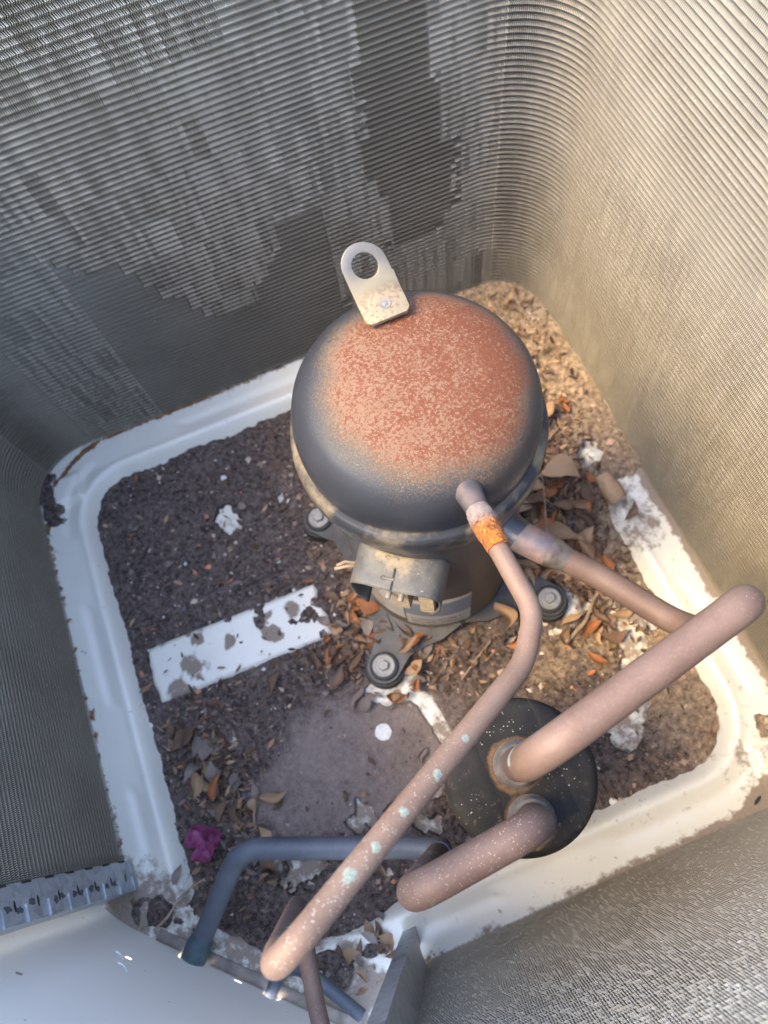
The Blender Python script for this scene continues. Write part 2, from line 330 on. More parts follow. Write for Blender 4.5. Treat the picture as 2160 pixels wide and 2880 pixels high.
def tube(path, rad, seg=24, cap=True, wob=0.0, rfun=None):
    path = [Vector(p) for p in path]; V, F = [], []; u = None
    for i, p in enumerate(path):
        d = (path[min(i + 1, len(path) - 1)] - path[max(i - 1, 0)]).normalized()
        if u is None: u = frame(d)[1]
        u = (u - d * u.dot(d)).normalized(); w = d.cross(u)
        r = rfun(i / (len(path) - 1)) if rfun else rad
        for k in range(seg):
            t = 2 * PI * k / seg; rr = r * (1 + (random.uniform(-wob, wob) if wob else 0))
            V.append(p + u * (rr * math.cos(t)) + w * (rr * math.sin(t)))
    for i in range(len(path) - 1):
        for k in range(seg):
            k2 = (k + 1) % seg; F.append((i * seg + k, i * seg + k2, (i + 1) * seg + k2, (i + 1) * seg + k))
    if cap: F.append(tuple(range(seg - 1, -1, -1))); F.append(tuple((len(path) - 1) * seg + k for k in range(seg)))
    return V, F
def set_attr(o, name, fn):
    me = o.data; off = wloc(o); a = me.attributes.new(name, 'FLOAT', 'POINT')
    co = np.empty(len(me.vertices) * 3, np.float32); me.vertices.foreach_get('co', co); co = co.reshape(-1, 3) + np.array(off)
    a.data.foreach_set('value', fn(co).astype(np.float32).ravel())
def np_mesh(name, V, F, mat, parent=None, sm=True):
    me = bpy.data.meshes.new(name); V = np.asarray(V, np.float32); F = np.asarray(F, np.int32); nf, k = F.shape
    me.vertices.add(len(V)); me.vertices.foreach_set('co', V.ravel()); me.loops.add(nf * k); me.loops.foreach_set('vertex_index', F.ravel())
    me.polygons.add(nf); me.polygons.foreach_set('loop_start', np.arange(0, nf * k, k, dtype=np.int32))
    me.polygons.foreach_set('use_smooth', np.full(nf, sm)); me.update(); me.validate()
    return link(name, me, mat, parent)

# value noise for height fields
_T = RNG.random((256, 256))
def vnoise(x, y, s):
    x = x * s + 31.7; y = y * s + 17.3; xi = np.floor(x).astype(int); yi = np.floor(y).astype(int); fx = x - xi; fy = y - yi
    fx = fx * fx * (3 - 2 * fx); fy = fy * fy * (3 - 2 * fy); g = lambda a, b: _T[a % 256, b % 256]
    return (g(xi, yi) * (1 - fx) + g(xi + 1, yi) * fx) * (1 - fy) + (g(xi, yi + 1) * (1 - fx) + g(xi + 1, yi + 1) * fx) * fy
def fbm(x, y, s, o=4):
    r = 0; a = 0.5
    for k in range(o): r = r + a * vnoise(x + k * 3.1, y - k * 1.7, s * 2 ** k); a *= 0.5
    return r / (1 - 0.5 ** o)
def sstep(x, a, b): t = np.clip((x - a) / (b - a), 0, 1); return t * t * (3 - 2 * t)

# ------------------------------------------------------------------ layout of the cabinet (metres; x along the back coil wall, y towards it)
X0, X1, Y0, Y1 = -0.333, 0.333, -0.122, 0.541     # inner faces of the coil
CX, CY = 0.076, 0.234                              # compressor axis
FEET = [(-0.026, 0.326), (-0.020, 0.142), (0.169, 0.139), (0.172, 0.326)]
def rim_dist(x, y):                                # distance inwards from the coil line, corners rounded, lower-left corner cut by the panel
    hx, hy = (X1 - X0) / 2, (Y1 - Y0) / 2; mx, my = (X0 + X1) / 2, (Y0 + Y1) / 2; R = 0.11
    qx = np.abs(x - mx) - hx + R; qy = np.abs(y - my) - hy + R
    d = -(np.sqrt(np.maximum(qx, 0) ** 2 + np.maximum(qy, 0) ** 2) + np.minimum(np.maximum(qx, qy), 0) - R)
    diag = ((x + 0.345) * 0.72 + (y - 0.015) * 0.69)
    return np.minimum(d, np.maximum(diag, -0.1) + 0.012)
def seg_d(x, y, ax, ay, bx, by):
    t = np.clip(((x - ax) * (bx - ax) + (y - ay) * (by - ay)) / ((bx - ax) ** 2 + (by - ay) ** 2), 0, 1)
    return np.hypot(x - ax - t * (bx - ax), y - ay - t * (by - ay))
def pan_h(x, y):
    s = rim_dist(x, y)
    h = 0.0225 * (1 - sstep(s, 0.043, 0.063))
    h = h - 0.0022 * np.exp(-((s - 0.026) / 0.006) ** 2) * sstep(np.sin(y * 30 + x * 22), -0.35, -0.1)      # pressed channel along the ledge
    h = h + 0.0016 * np.exp(-((s - 0.041) / 0.004) ** 2)
    h = np.where(s < -0.004, h - 0.0, h)
    rib = np.maximum(np.abs(x + 0.160) - 0.104, np.abs(y - 0.233 + (x + 0.15) * 0.02) - 0.035) + 0.006 * (fbm(x, y, 60, 3) - 0.5) * (np.abs(x + 0.16) > 0.09)
    h = h + 0.0125 * (1 - sstep(rib, -0.006, 0.002))
    for (fx, fy) in FEET[1:3]: h = h + 0.009 * (1 - sstep(np.hypot(x - fx, y - fy), 0.034, 0.042))
    h = h + 0.008 * (1 - sstep(np.minimum(seg_d(x, y, -0.006, 0.111, 0.006, 0.094), seg_d(x, y, 0.006, 0.094, 0.013, 0.055)), 0.007, 0.014))   # pressed web below the front foot
    h = h + 0.006 * (1 - sstep(np.minimum(seg_d(x, y, 0.244, 0.100, 0.226, 0.040), seg_d(x, y, 0.226, 0.040, 0.184, -0.014)), 0.012, 0.020))
    for cx, cy in ((-0.297, 0.49), (0.297, -0.085)):                                                              # corner pads
        h = h + 0.006 * (1 - sstep(np.maximum(np.abs(x - cx), np.abs(y - cy)), 0.014, 0.021))
    return h
BARE = [(-0.129, 0.382, 0.013), (-0.124, 0.372, 0.010), (0.29, 0.278, 0.013), (0.283, 0.268, 0.009), (0.325, 0.475, 0.012), (0.262, 0.40, 0.008), (-0.102, 0.012, 0.013), (-0.093, 0.006, 0.008), (-0.179, -0.004, 0.016), (-0.163, -0.010, 0.013), (-0.192, 0.006, 0.009),
        (-0.03, -0.018, 0.008), (-0.045, -0.010, 0.010), (-0.02, 0.012, 0.008), (0.206, 0.155, 0.015), (0.20, 0.125, 0.017), (0.187, 0.182, 0.012), (0.118, 0.117, 0.008), (0.178, -0.008, 0.012), (0.262, 0.085, 0.012)]
def tan_mask(x, y): return np.clip(np.exp(-((x - 0.25) ** 2 / 0.0016 + (y - 0.0) ** 2 / 0.004)) + np.exp(-((x - 0.14) ** 2 / 0.0022 + (y - 0.085) ** 2 / 0.0015)) * 0.6, 0, 1) + (1 - np.clip(np.exp(-((x - 0.25) ** 2 / 0.0016 + (y - 0.0) ** 2 / 0.004)), 0, 1)) * sstep(x + 0.25 * (y - 0.2) + 0.05 * (fbm(x, y, 14) - 0.5), 0.10, 0.24) * (1 - 0.8 * np.exp(-((x - 0.195) ** 2 + (y - 0.225) ** 2) / 0.0065))
def silt_mask(x, y): return (1 - sstep(np.hypot((x + 0.075) / 1.35, (y - 0.068) / 0.85) + 0.06 * (fbm(x, y, 26) - 0.5), 0.060, 0.095)) * (0.75 + 0.25 * sstep(fbm(x, y, 30), 0.35, 0.6))
def dirt_h(x, y):
    s = rim_dist(x, y); n = fbm(x, y, 20, 5); f = fbm(x + 5, y, 110, 4)
    h = 0.0085 + 0.006 * (n - 0.5) + 0.0068 * (f - 0.5) * (1 - 0.82 * silt_mask(x, y))
    pile = sstep(x, 0.17, 0.25) * sstep(y, 0.20, 0.255) + sstep(y, 0.44, 0.50) * sstep(x, 0.03, 0.12)
    h = h + 0.021 * np.clip(pile, 0, 1) * (0.85 + 0.3 * n)
    h = h + 0.006 * np.exp(-((x - 0.19) ** 2 + (y - 0.25) ** 2) / 0.004) + 0.004 * np.exp(-((x + 0.01) ** 2 + (y - 0.19) ** 2) / 0.003)
    web = np.minimum.reduce([seg_d(x, y, *a, *b) for a, b in (((-0.042, 0.124), (-0.026, 0.113)), ((-0.026, 0.113), (-0.006, 0.111)), ((-0.006, 0.111), (0.006, 0.094)), ((0.006, 0.094), (0.013, 0.055)))])
    cs = np.minimum(seg_d(x, y, 0.244, 0.100, 0.226, 0.040), seg_d(x, y, 0.226, 0.040, 0.184, -0.014)); h = h - 0.016 * (1 - sstep(cs + 0.016 * (f - 0.5), 0.012, 0.018))
    h = h - 0.014 * (1 - sstep(web + 0.010 * (f - 0.5), 0.0055, 0.010))
    rc = np.hypot(x - CX, y - CY); h = h + 0.011 * np.exp(-((rc - 0.092) / 0.022) ** 2) * (0.6 + 0.8 * n)
    for bx, by, br in BARE:
        h = h - 0.022 * (1 - sstep(np.hypot(x - bx, y - by) + br * 2.4 * (fbm(x, y, 110, 4) - 0.5), br * 0.75, br * 1.05))
    h = h + 0.0035 * sstep(fbm(x - 3, y + 2, 60, 4), 0.56, 0.64) * (np.abs(x + 0.15) < 0.115) * (np.abs(y - 0.234) < 0.03)
    h = h + 0.0145 * (1 - sstep(np.hypot(x + 0.325, y - 0.015) + 0.02 * (f - .5), 0.012, 0.03)) + 0.013 * (1 - sstep(seg_d(x, y, -0.30, 0.0, -0.17, -0.10) + 0.03 * (n - 0.5), 0.008, 0.026))
    h = h + 0.020 * (1 - sstep(seg_d(x, y, -0.322, 0.51, -0.318, 0.465) + 0.02 * (f - .5), 0.010, 0.018)) + 0.018 * (1 - sstep(np.hypot(x - 0.309, y + 0.058) + 0.02 * (f - 0.5), 0.010, 0.018))
    h = h + 0.012 * (1 - sstep(np.hypot(x + 0.135, y + 0.095) + 0.02 * (f - 0.5), 0.02, 0.06))
    return h
def ground_z(x, y): x = np.asarray(x, float); y = np.asarray(y, float); return np.maximum(pan_h(x, y), dirt_h(x, y))

def grid(x0, x1, y0, y1, step):
    nx = int((x1 - x0) / step) + 1; ny = int((y1 - y0) / step) + 1
    X, Y = np.meshgrid(np.linspace(x0, x1, nx), np.linspace(y0, y1, ny)); i = np.arange(nx * ny).reshape(ny, nx)
    F = np.stack([i[:-1, :-1], i[:-1, 1:], i[1:, 1:], i[1:, :-1]], -1).reshape(-1, 4); return X.ravel(), Y.ravel(), F
def height_sheet(name, fn, mat, x0, x1, y0, y1, step, keep=None, parent=None):
    X, Y, F = grid(x0, x1, y0, y1, step); Z = fn(X, Y)
    if keep is not None: k = keep(X, Y, Z); F = F[k[F].any(1)]
    used = np.unique(F); re = np.full(len(X), -1); re[used] = np.arange(len(used))
    return np_mesh(name, np.stack([X, Y, Z], 1)[used], re[F], mat, parent)

# ------------------------------------------------------------------ concrete pad (setting) and base pan
pad = obj('ground', box(-14.0, 14.0, -14.0, 14.0, -0.12, -0.022), M['concrete'], sm=False); tag(pad, 'pale concrete ground below the base pan', kind='structure')
pan = empty('base_pan', (0, 0.2, 0), 'white painted steel base pan with raised rounded rim under the litter', 'base pan')
floor_o = height_sheet('pan_floor', pan_h, M['pan'], X0 - 0.05, X1 + 0.05, Y0 - 0.05, Y1 + 0.05, 0.003); floor_o.parent = pan; floor_o.location = (0, -0.2, 0)
def film_fn(co):
    x, y = co[:, 0], co[:, 1]; s = rim_dist(x, y)
    f = 0.75 * (1 - sstep(s, 0.0, 0.012)) * (0.4 + 0.6 * sstep(x, -0.05, 0.2)) + 0.10
    f = f + 0.55 * (1 - sstep(seg_d(x, y, -0.33, 0.02, -0.16, -0.11), 0.02, 0.06)) + 0.30 * sstep(x, 0.2, 0.3) * sstep(y, 0.14, 0.2)
    f = f + 0.30 * sstep(s, 0.058, 0.066) * (1 - (np.abs(x + 0.15) < 0.12) * (np.abs(y - 0.234) < 0.036)) + 0.3 * (1 - sstep(np.hypot(x - 0.30, y - 0.165), 0.012, 0.03)) + 0.28 * (1 - sstep(np.hypot(x - 0.29, y + 0.10), 0.02, 0.06))
    rb = fbm(x, y, 70, 3) - 0.5
    ribd = np.maximum(np.abs(x + 0.160) - 0.104, np.abs(y - 0.233 + (x + 0.15) * 0.02) - 0.035); f = f + 0.55 * (1 - sstep(-ribd + 0.012 * rb, -0.002, 0.008)) * (ribd < 0.004) + 0.10 * sstep(x, -0.02, 0.25)  # rise towards the right dulls the overbright sunlit side in the colour
    f = f + 0.30 * (s > 0.06) * (y < 0.07) * (x < 0.03) + 0.12 * (s > 0.06) * (x > 0.1)
    for bx, by, br in ((-0.128, 0.240, 0.016), (-0.118, 0.226, 0.013), (-0.167, 0.237, 0.0085), (-0.215, 0.222, 0.018), (-0.24, 0.21, 0.02), (-0.088, 0.245, 0.012), (-0.20, 0.255, 0.008)): f = f + 0.8 * (1 - sstep(np.hypot(x - bx, y - by) + 0.028 * rb, br * 0.4, br * 1.15))
    f = f - 0.10 * (x < -0.1) * (y > 0.08) * (s < 0.055)
    return f
def rust_fn(co):
    x, y = co[:, 0], co[:, 1]; s = rim_dist(x, y)
    return (1 - sstep(s, 0.001, 0.0075)) * (0.55 * sstep(-x, -0.1, 0.1) + 0.25) * sstep(s, -0.006, -0.001) * 0.8 * (0.7 + 0.6 * sstep(y, 0.4, 0.5) + 0.2 * sstep(fbm(x, y, 18), 0.5, 0.65))
set_attr(floor_o, 'film', film_fn); set_attr(floor_o, 'rust', rust_fn)
lip = lambda z0, z1: join(box(X0 - 0.055, X1 + 0.055, Y0 - 0.055, Y0 - 0.05, z0, z1), box(X0 - 0.055, X1 + 0.055, Y1 + 0.05, Y1 + 0.055, z0, z1),
                          box(X0 - 0.055, X0 - 0.05, Y0 - 0.05, Y1 + 0.05, z0, z1), box(X1 + 0.05, X1 + 0.055, Y0 - 0.05, Y1 + 0.05, z0, z1))
obj('outer_lip', lip(-0.02, 0.03), M['pan'], pan, sm=False)
for k, (px, py, ang) in enumerate(((0.262, -0.113, 0.45), (0.283, -0.110, 0.9))):
    d, u, w = Vector((math.cos(ang), math.sin(ang), 0)), Vector((-math.sin(ang), math.cos(ang), 0)), Vector((0, 0, 1))
    z = float(pan_h(np.array([px]), np.array([py]))[0]) + 0.0006
    ring = [Vector((px, py, z)) + d * (0.0055 * math.cos(t)) + u * (0.0017 * math.sin(t)) for t in np.linspace(0, 2 * PI, 16, endpoint=False)]
    obj('drain_slot', (ring, [tuple(range(16))]), M['dark'], pan)
soil = height_sheet('soil', dirt_h, M['dirt'], X0 - 0.01, X1 + 0.01, Y0 - 0.02, Y1 + 0.01, 0.0016, lambda X, Y, Z: Z > pan_h(X, Y) - 0.003)
tag(soil, 'dark crumbly soil and silt lying in the base pan', kind='stuff')
set_attr(soil, 'tan', lambda co: tan_mask(co[:, 0], co[:, 1])); set_attr(soil, 'silt', lambda co: silt_mask(co[:, 0], co[:, 1]))

# ------------------------------------------------------------------ condenser coil
HT, ZB, RC = 0.545, 0.024, 0.072
def coil_path(off=0.0, step=0.0016):
    """points, tangents and inward normals along the inner face; off pushes the line outwards"""
    P = []
    def line(a, b): 
        L = math.hypot(b[0] - a[0], b[1] - a[1]); n = max(1, round(L / step)); t = np.arange(n) / n
        tx, ty = (b[0] - a[0]) / L, (b[1] - a[1]) / L
        for q in t: P.append((a[0] + (b[0] - a[0]) * q, a[1] + (b[1] - a[1]) * q, tx, ty))
    def arc(c, a0, a1):
        n = max(1, round(abs(a1 - a0) * RC / step))
        for q in np.arange(n) / n:
            a = a0 + (a1 - a0) * q; P.append((c[0] + RC * math.cos(a), c[1] + RC * math.sin(a), math.sin(a), -math.cos(a)))
    line((X0, 0.066), (X0, Y1 - RC)); arc((X0 + RC, Y1 - RC), PI, PI / 2); line((X0 + RC, Y1), (X1 - RC, Y1)); arc((X1 - RC, Y1 - RC), PI / 2, 0)
    line((X1, Y1 - RC), (X1, Y0 + RC)); arc((X1 - RC, Y0 + RC), 0, -PI / 2); line((X1 - RC, Y0), (-0.094, Y0)); P.append((-0.094, Y0, -1, 0))
    P = np.array(P); nrm = np.stack([P[:, 3], -P[:, 2]], 1)    # inward (right of travel)
    return P[:, :2] - nrm * off, P[:, 2:], nrm
def in_poly(x, y, poly):
    r = np.zeros(x.shape, bool); n = len(poly)
    for i in range(n):
        (xa, ya), (xb, yb) = poly[i], poly[(i + 1) % n]; c = ((ya > y) != (yb > y)); r ^= c & (x < (xb - xa) * (y - ya) / (yb - ya + 1e-12) + xa)
    return r
P1 = [(.156, .407), (.165, .50), (.199, .50), (.219, .348), (.224, .279), (.24, .266), (.24, .183), (.221, .158), (.17, .148), (.16, .16), (.164, .226), (.146, .269), (.151, .329), (.147, .362)]
P2 = [(-.35, .352), (-.165, .322), (-.144, .28), (-.105, .262), (-.088, .229), (-.058, .174), (-.036, .144), (.001, .156), (.006, .176), (.021, .19), (.040, .215), (.046, .251), (.094, .246), (.096, .173), (.10, .10), (.10, 0), (-.35, 0)]
P3 = [(.262, .075), (.272, .10), (.276, .05), (.27, .02), (.265, .02)]
coil = empty('condenser_coil', (0, 0.541, 0.024), 'dusty finned aluminium condenser coil wrapped round the inside of the cabinet', 'condenser coil')
pos, tan_, nrm = coil_path(); NF = len(pos); ROW = 0.0060; NZ = int((HT - ZB) / (ROW / 2)) + 1
zz = ZB + np.arange(NZ) * ROW / 2
S = np.arange(NF)[:, None]; Zg = np.broadcast_to(zz[None, :], (NF, NZ)); xg = np.broadcast_to(pos[:, 0:1], (NF, NZ)); yg = np.broadcast_to(pos[:, 1:2], (NF, NZ))
zig = np.where(np.arange(NZ) % 2 == 0, 0.00055, -0.00055)[None, :]
# how far fin edges are bent over sideways
blk = RNG.random((NF // 6 + 2, NZ // 2 + 2)); blk2 = RNG.random((NF // 2 + 2, NZ // 2 + 2)); si = np.arange(NF)
bq = blk[np.ix_(si // 6, np.arange(NZ) // 2)]; bq2 = blk2[np.ix_(si // 2, np.arange(NZ) // 2)]
qx = np.round(xg / 0.010) * 0.010 + 0.002 * (bq - 0.5); qz = np.round(Zg / (2 * ROW)) * 2 * ROW
back = yg > 0.5
bq4 = 0.65 * RNG.random((NF // 3 + 1, NZ // 14 + 2)).repeat(3, 0)[:NF].repeat(14, 1)[:, 5:NZ + 5] + 0.35 * RNG.random((NF, NZ // 2 + 1)).repeat(2, 1)[:, :NZ]; colr = RNG.random(NF)[:, None]       # single fins nudged here and there
lean = 0.00066 + 0.0006 * (bq4 - 0.5) + 0.0003 * (colr - 0.5)
p1 = back & in_poly(qx, qz, P1); p2 = back & in_poly(qx, qz, P2); p3 = back & in_poly(qx, qz, P3)
leftw = (xg < -0.262) & ~(back & (xg > -0.262))
lean = np.where(p1 | p3, -0.00090 + 0.00008 * (bq2 - 0.5), lean)
lean = np.where(p2, -0.00075 + 0.00010 * (bq2 - 0.5), lean)
stripe = (xg > -0.25) & (xg < -0.16) & (Zg < 0.33) & (Zg > 0.0) & back
lean = np.where(stripe & p2, 0.0001 + 0.0003 * (bq2 - 0.5), lean)
lean = np.where(leftw & (yg < 0.52), 0 * bq2, lean)
rightc = (xg > 0.285) & (yg > -0.10)
lean = np.where(rightc, -0.00010 + 0 * bq2, lean)
botw = yg < -0.11
bq3 = np.repeat(RNG.random((NF, NZ // 2 + 1)), 2, 1)[:, :NZ]
bs = np.where(bq3 > 0.95 - 0.6 * Zg, -0.0012, -0.00055 + 0.0003 * (bq2 - 0.5))
lean = np.where((yg < -0.05) & (xg < 0.30), np.where(Zg > 0.06, bs, -0.0003), lean)
ridge = np.where(np.arange(NZ) % 2 == 0, 1.40, 0.34)[None, :]                     # lips are wide on the crests, narrow in the valleys
rip = np.where(np.arange(NZ) % 2 == 0, 0.0010, -0.0009)[None, :] + 0 * bq2
hw = 0.00050 + 0.00065 * (bq4 - 0.5)                       # folded front lip of every fin
hw = np.where(p1 | p3, 0.00020, np.where(p2 & ~stripe, 0.00026, hw))
hw = np.where(leftw & (yg < 0.52), 0.00054, hw); hw = np.where(rightc, 0.00053 + 0.0002 * (bq4 - 0.5), hw); hw = np.where((yg < -0.05) & (xg < 0.30), np.where(bs < -0.0010, 0.0011, 0.00050), hw)
def layer(depth, lat, hem_off=0.0):
    x = xg - nrm[:, 0:1] * depth + tan_[:, 0:1] * lat; y = yg - nrm[:, 1:2] * depth + tan_[:, 1:2] * lat
    return np.stack([x, y, Zg], -1)
zig = np.where(rightc | (leftw & (yg < 0.52)), 0.35, 1.0) * zig
front = layer(-rip, zig + lean); mid = layer(np.full_like(xg, 0.0022), zig + 0.45 * lean); bk = layer(np.full_like(xg, 0.0065), 0 * zig); lip_ = layer(-rip + 0.00012, zig + lean + hw * ridge)
V = np.concatenate([front.reshape(-1, 3), mid.reshape(-1, 3), bk.reshape(-1, 3), lip_.reshape(-1, 3)]); N = NF * NZ
idx = np.arange(N).reshape(NF, NZ)
F = np.concatenate([np.stack([idx[:, :-1], idx[:, 1:], idx[:, 1:] + N, idx[:, :-1] + N], -1).reshape(-1, 4),
                    np.stack([idx[:, :-1] + N, idx[:, 1:] + N, idx[:, 1:] + 2 * N, idx[:, :-1] + 2 * N], -1).reshape(-1, 4),
                    np.stack([idx[:, :-1], idx[:, 1:], idx[:, 1:] + 3 * N, idx[:, :-1] + 3 * N], -1).reshape(-1, 4)])
fins = np_mesh('fins', V, F, M['fin'], None, sm=False); fins.parent = coil; fins.location = -coil.location; tag(fins, kind='stuff')
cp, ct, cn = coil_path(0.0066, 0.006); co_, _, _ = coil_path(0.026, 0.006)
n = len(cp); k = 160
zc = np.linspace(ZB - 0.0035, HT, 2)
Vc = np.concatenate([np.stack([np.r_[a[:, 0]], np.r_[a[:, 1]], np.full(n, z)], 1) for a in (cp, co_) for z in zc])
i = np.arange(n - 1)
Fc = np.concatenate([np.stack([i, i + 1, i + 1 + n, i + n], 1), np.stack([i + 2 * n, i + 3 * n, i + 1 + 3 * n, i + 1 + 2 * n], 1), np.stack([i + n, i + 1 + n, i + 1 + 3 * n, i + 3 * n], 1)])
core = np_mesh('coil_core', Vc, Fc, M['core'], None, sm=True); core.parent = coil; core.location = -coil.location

# left end plate: galvanised strip facing into the box, with slits and oval holes
def plate_left():
    xa = X0 + 0.006; y0, y1 = 0.0365, 0.0645; root = coil
    pl = obj('end_plate', join(box(xa, xa + 0.0015, y0, y1, 0.022, HT), box(X0 - 0.025, xa - 0.0002, y0, y0 + 0.0015, 0.022, HT), box(X0 - 0.004, xa - 0.0002, y1 - 0.0015, y1, 0.022, HT)), M['galv'], root, sm=False)
    k = 0; z = 0.030
    while z < 0.51:
        # slit with a raised lip cut in from the outer edge, then an oval hole between slits
        obj('slit', box(xa + 0.0002, xa + 0.0021, y0 - 0.0003, y0 + 0.0125, z, z + 0.0012), M['dark'], pl, sm=False)
        obj('slit_lip', box(xa + 0.0002, xa + 0.0030, y0 - 0.0005, y0 + 0.0125, z + 0.0013, z + 0.0022), M['galv'], pl, sm=False)
        zc = z + 0.0155; ring = [(xa + 0.00165, y0 + 0.0125 + 0.0042 * math.cos(t), zc + 0.0016 * math.sin(t)) for t in np.linspace(0, 2 * PI, 14, endpoint=False)]
        obj('oval_hole', (ring, [tuple(range(14))]), M['dark'], pl)
        if k % 5 in (1, 2, 3, 4, 0) and k > 0:
            for j in range(2):
                py, pz = y0 + 0.0105 + random.uniform(-0.002, 0.002), zc + (0.0075 if j else -0.004) + random.uniform(-0.002, 0.002)
                rad = [random.uniform(0.45, 1.0) for _ in range(16)]
                if random.random() < 0.8:
                    obj('peeled_patch', ([(xa + 0.0016, py + 0.0034 * rad[q] * math.cos(t), pz + 0.0062 * rad[q] * math.sin(t)) for q, t in enumerate(np.linspace(0, 2 * PI, 16, endpoint=False))], [tuple(range(16))]), M['peeled'], pl)
        z += 0.0315; k += 1
    for z in np.arange(0.04, 0.51, 0.0335): obj('edge_notch', box(xa + 0.0002, xa + 0.0018, y1 - 0.0012, y1 + 0.0006, z, z + 0.013), M['dark'], pl, sm=False)
plate_left()
# right end plate: folded channel standing where the front coil run ends
obj('end_plate', join(box(-0.0965, -0.0835, -0.0935, -0.092, 0.022, HT), box(-0.085, -0.0835, -0.147, -0.0936, 0.050, HT), box(-0.0853, -0.0837, -0.106, -0.0936, 0.022, 0.0505)), M['galv'], coil, sm=False)

# ------------------------------------------------------------------ corner panel (lower left), bent sheet with notches for the two lines
panel = empty('corner_panel', (-0.26, -0.065, 0.0), 'smooth warm grey painted corner panel behind the pipe ends', 'panel')
A, B = Vector((-0.335, 0.000, 0)), Vector((-0.165, -0.152, 0)); DIR = (B - A).normalized(); LEN = (B - A).length; OUT = Vector((DIR.y, -DIR.x, 0))
if OUT.x > 0: OUT = -OUT
def on_panel(p): return (Vector((p[0], p[1], 0)) - A).dot(DIR)
def panel_mesh():
    bm = bmesh.new(); top = 0.54; zb = 0.0
    holes = [(on_panel((-0.289, -0.042)), 0.031, 0.0150), (on_panel((-0.228, -0.0955)), 0.031, 0.0085)]
    outl = [(0, top), (0, zb)]
    for (u, zc, rad) in holes:
        outl += [(u - rad, zb)] + [(u - rad * math.cos(t), zc + rad * math.sin(t)) for t in np.linspace(0, PI, 12)] + [(u + rad, zb)]
    outl += [(LEN, zb), (LEN, top)]
    def P(u, z, o=0.0): return A + DIR * u + OUT * o + Vector((0, 0, z))
    loops = [outl]
    for (u, z, ru, rz) in ((0.024, 0.097, 0.0035, 0.0022), (on_panel((-0.252, -0.072)), 0.033, 0.0045, 0.0015)):
        loops.append([(u + ru * math.cos(t), z + rz * math.sin(t)) for t in np.linspace(0, 2 * PI, 14, endpoint=False)])
    edges = []
    for lp in loops:
        vs_ = [bm.verts.new(P(u, z)) for u, z in lp]; edges += [bm.edges.new((vs_[i], vs_[(i + 1) % len(vs_)])) for i in range(len(vs_))]
    bmesh.ops.triangle_fill(bm, use_beauty=True, edges=edges)
    # curved wing on the left, turning behind the coil end
    prev = None; nseg = 40; R = 0.10; ang0 = math.atan2(-DIR.y, -DIR.x); p = A.copy(); cur = []
    for i in range(nseg + 1):
        cur.append(p.copy()); a = ang0 - math.radians(38) * (i + 0.5) / nseg
        p = p + Vector((math.cos(a), math.sin(a), 0)) * (R * math.radians(38) / nseg + 0.001)
    for i in range(nseg):
        q = [bm.verts.new((*cur[i].xy, zb)), bm.verts.new((*cur[i].xy, top)), bm.verts.new((*cur[i + 1].xy, top)), bm.verts.new((*cur[i + 1].xy, zb))]; bm.faces.new(q)
    bmesh.ops.remove_doubles(bm, verts=bm.verts, dist=1e-5); bmesh.ops.recalc_face_normals(bm, faces=bm.faces)
    me = bpy.data.meshes.new('sheet')
    for v in bm.verts: v.co -= panel.location
    bm.to_mesh(me); bm.free(); me.shade_flat()
    o = link('sheet', me, M['panel'], panel); md = o.modifiers.new('thickness', 'SOLIDIFY'); md.thickness = 0.0012; md.offset = 0
panel_mesh()
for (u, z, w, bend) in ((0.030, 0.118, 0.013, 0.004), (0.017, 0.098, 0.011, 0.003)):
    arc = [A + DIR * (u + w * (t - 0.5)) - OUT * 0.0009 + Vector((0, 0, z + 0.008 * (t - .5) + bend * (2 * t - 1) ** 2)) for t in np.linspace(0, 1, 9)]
    obj('sun_streak', tube(arc, 0.0005, 6), M['sun_streak'], panel)  # pale arcs standing in for sun reflected in the sheet
flange = [A + DIR * t for t in (0.02, LEN)]
obj('base_flange', ([flange[0] - OUT * 0.001 + Vector((0, 0, 0.0255)), flange[1] - OUT * 0.001 + Vector((0, 0, 0.0255)), flange[1] - OUT * 0.011 + Vector((0, 0, 0.0245)), flange[0] - OUT * 0.011 + Vector((0, 0, 0.0245))][::1], [(0, 1, 2, 3)]), M['grime'], panel).modifiers.new('thickness', 'SOLIDIFY').thickness = 0.001

# ------------------------------------------------------------------ compressor
comp = empty('compressor', (CX, CY, 0), 'black cylindrical compressor with a rusted domed top and lifting lug', 'compressor')
C0 = (CX, CY, 0)
obj('shell', lathe(C0, [(0.0, 0.010), (0.066, 0.010), (0.076, 0.012), (0.0795, 0.017), (0.0815, 0.022), (0.0822, 0.026), (0.0822, 0.031), (0.0812, 0.034), (0.0812, 0.10), (0.0812, 0.20), (0.0812, 0.30), (0.0822, 0.312), (0.083, 0.318)], 96), M['shell'], comp)
dome = obj('dome', lathe((CX - 0.0018, CY + 0.0012, 0), [(r_ * (1.03 if z_ < 0.3435 else 1.012), z_ + 0.003 * min(1, max(0, (z_ - 0.35) / 0.03))) for r_, z_ in [(0.0825, 0.313), (0.0868, 0.3135), (0.0885, 0.316), (0.0893, 0.321), (0.0896, 0.330), (0.0895, 0.3365), (0.0886, 0.3405), (0.0868, 0.3428), (0.0852, 0.3440), (0.0846, 0.3455), (0.0849, 0.3480), (0.0851, 0.353), (0.0848, 0.360), (0.0838, 0.367), (0.0815, 0.3745), (0.0775, 0.3815), (0.0715, 0.3875), (0.064, 0.3925), (0.054, 0.3968), (0.042, 0.4000), (0.028, 0.4020), (0.014, 0.4030), (0, 0.4033)]], 128), M['dome'], comp, ang=60)
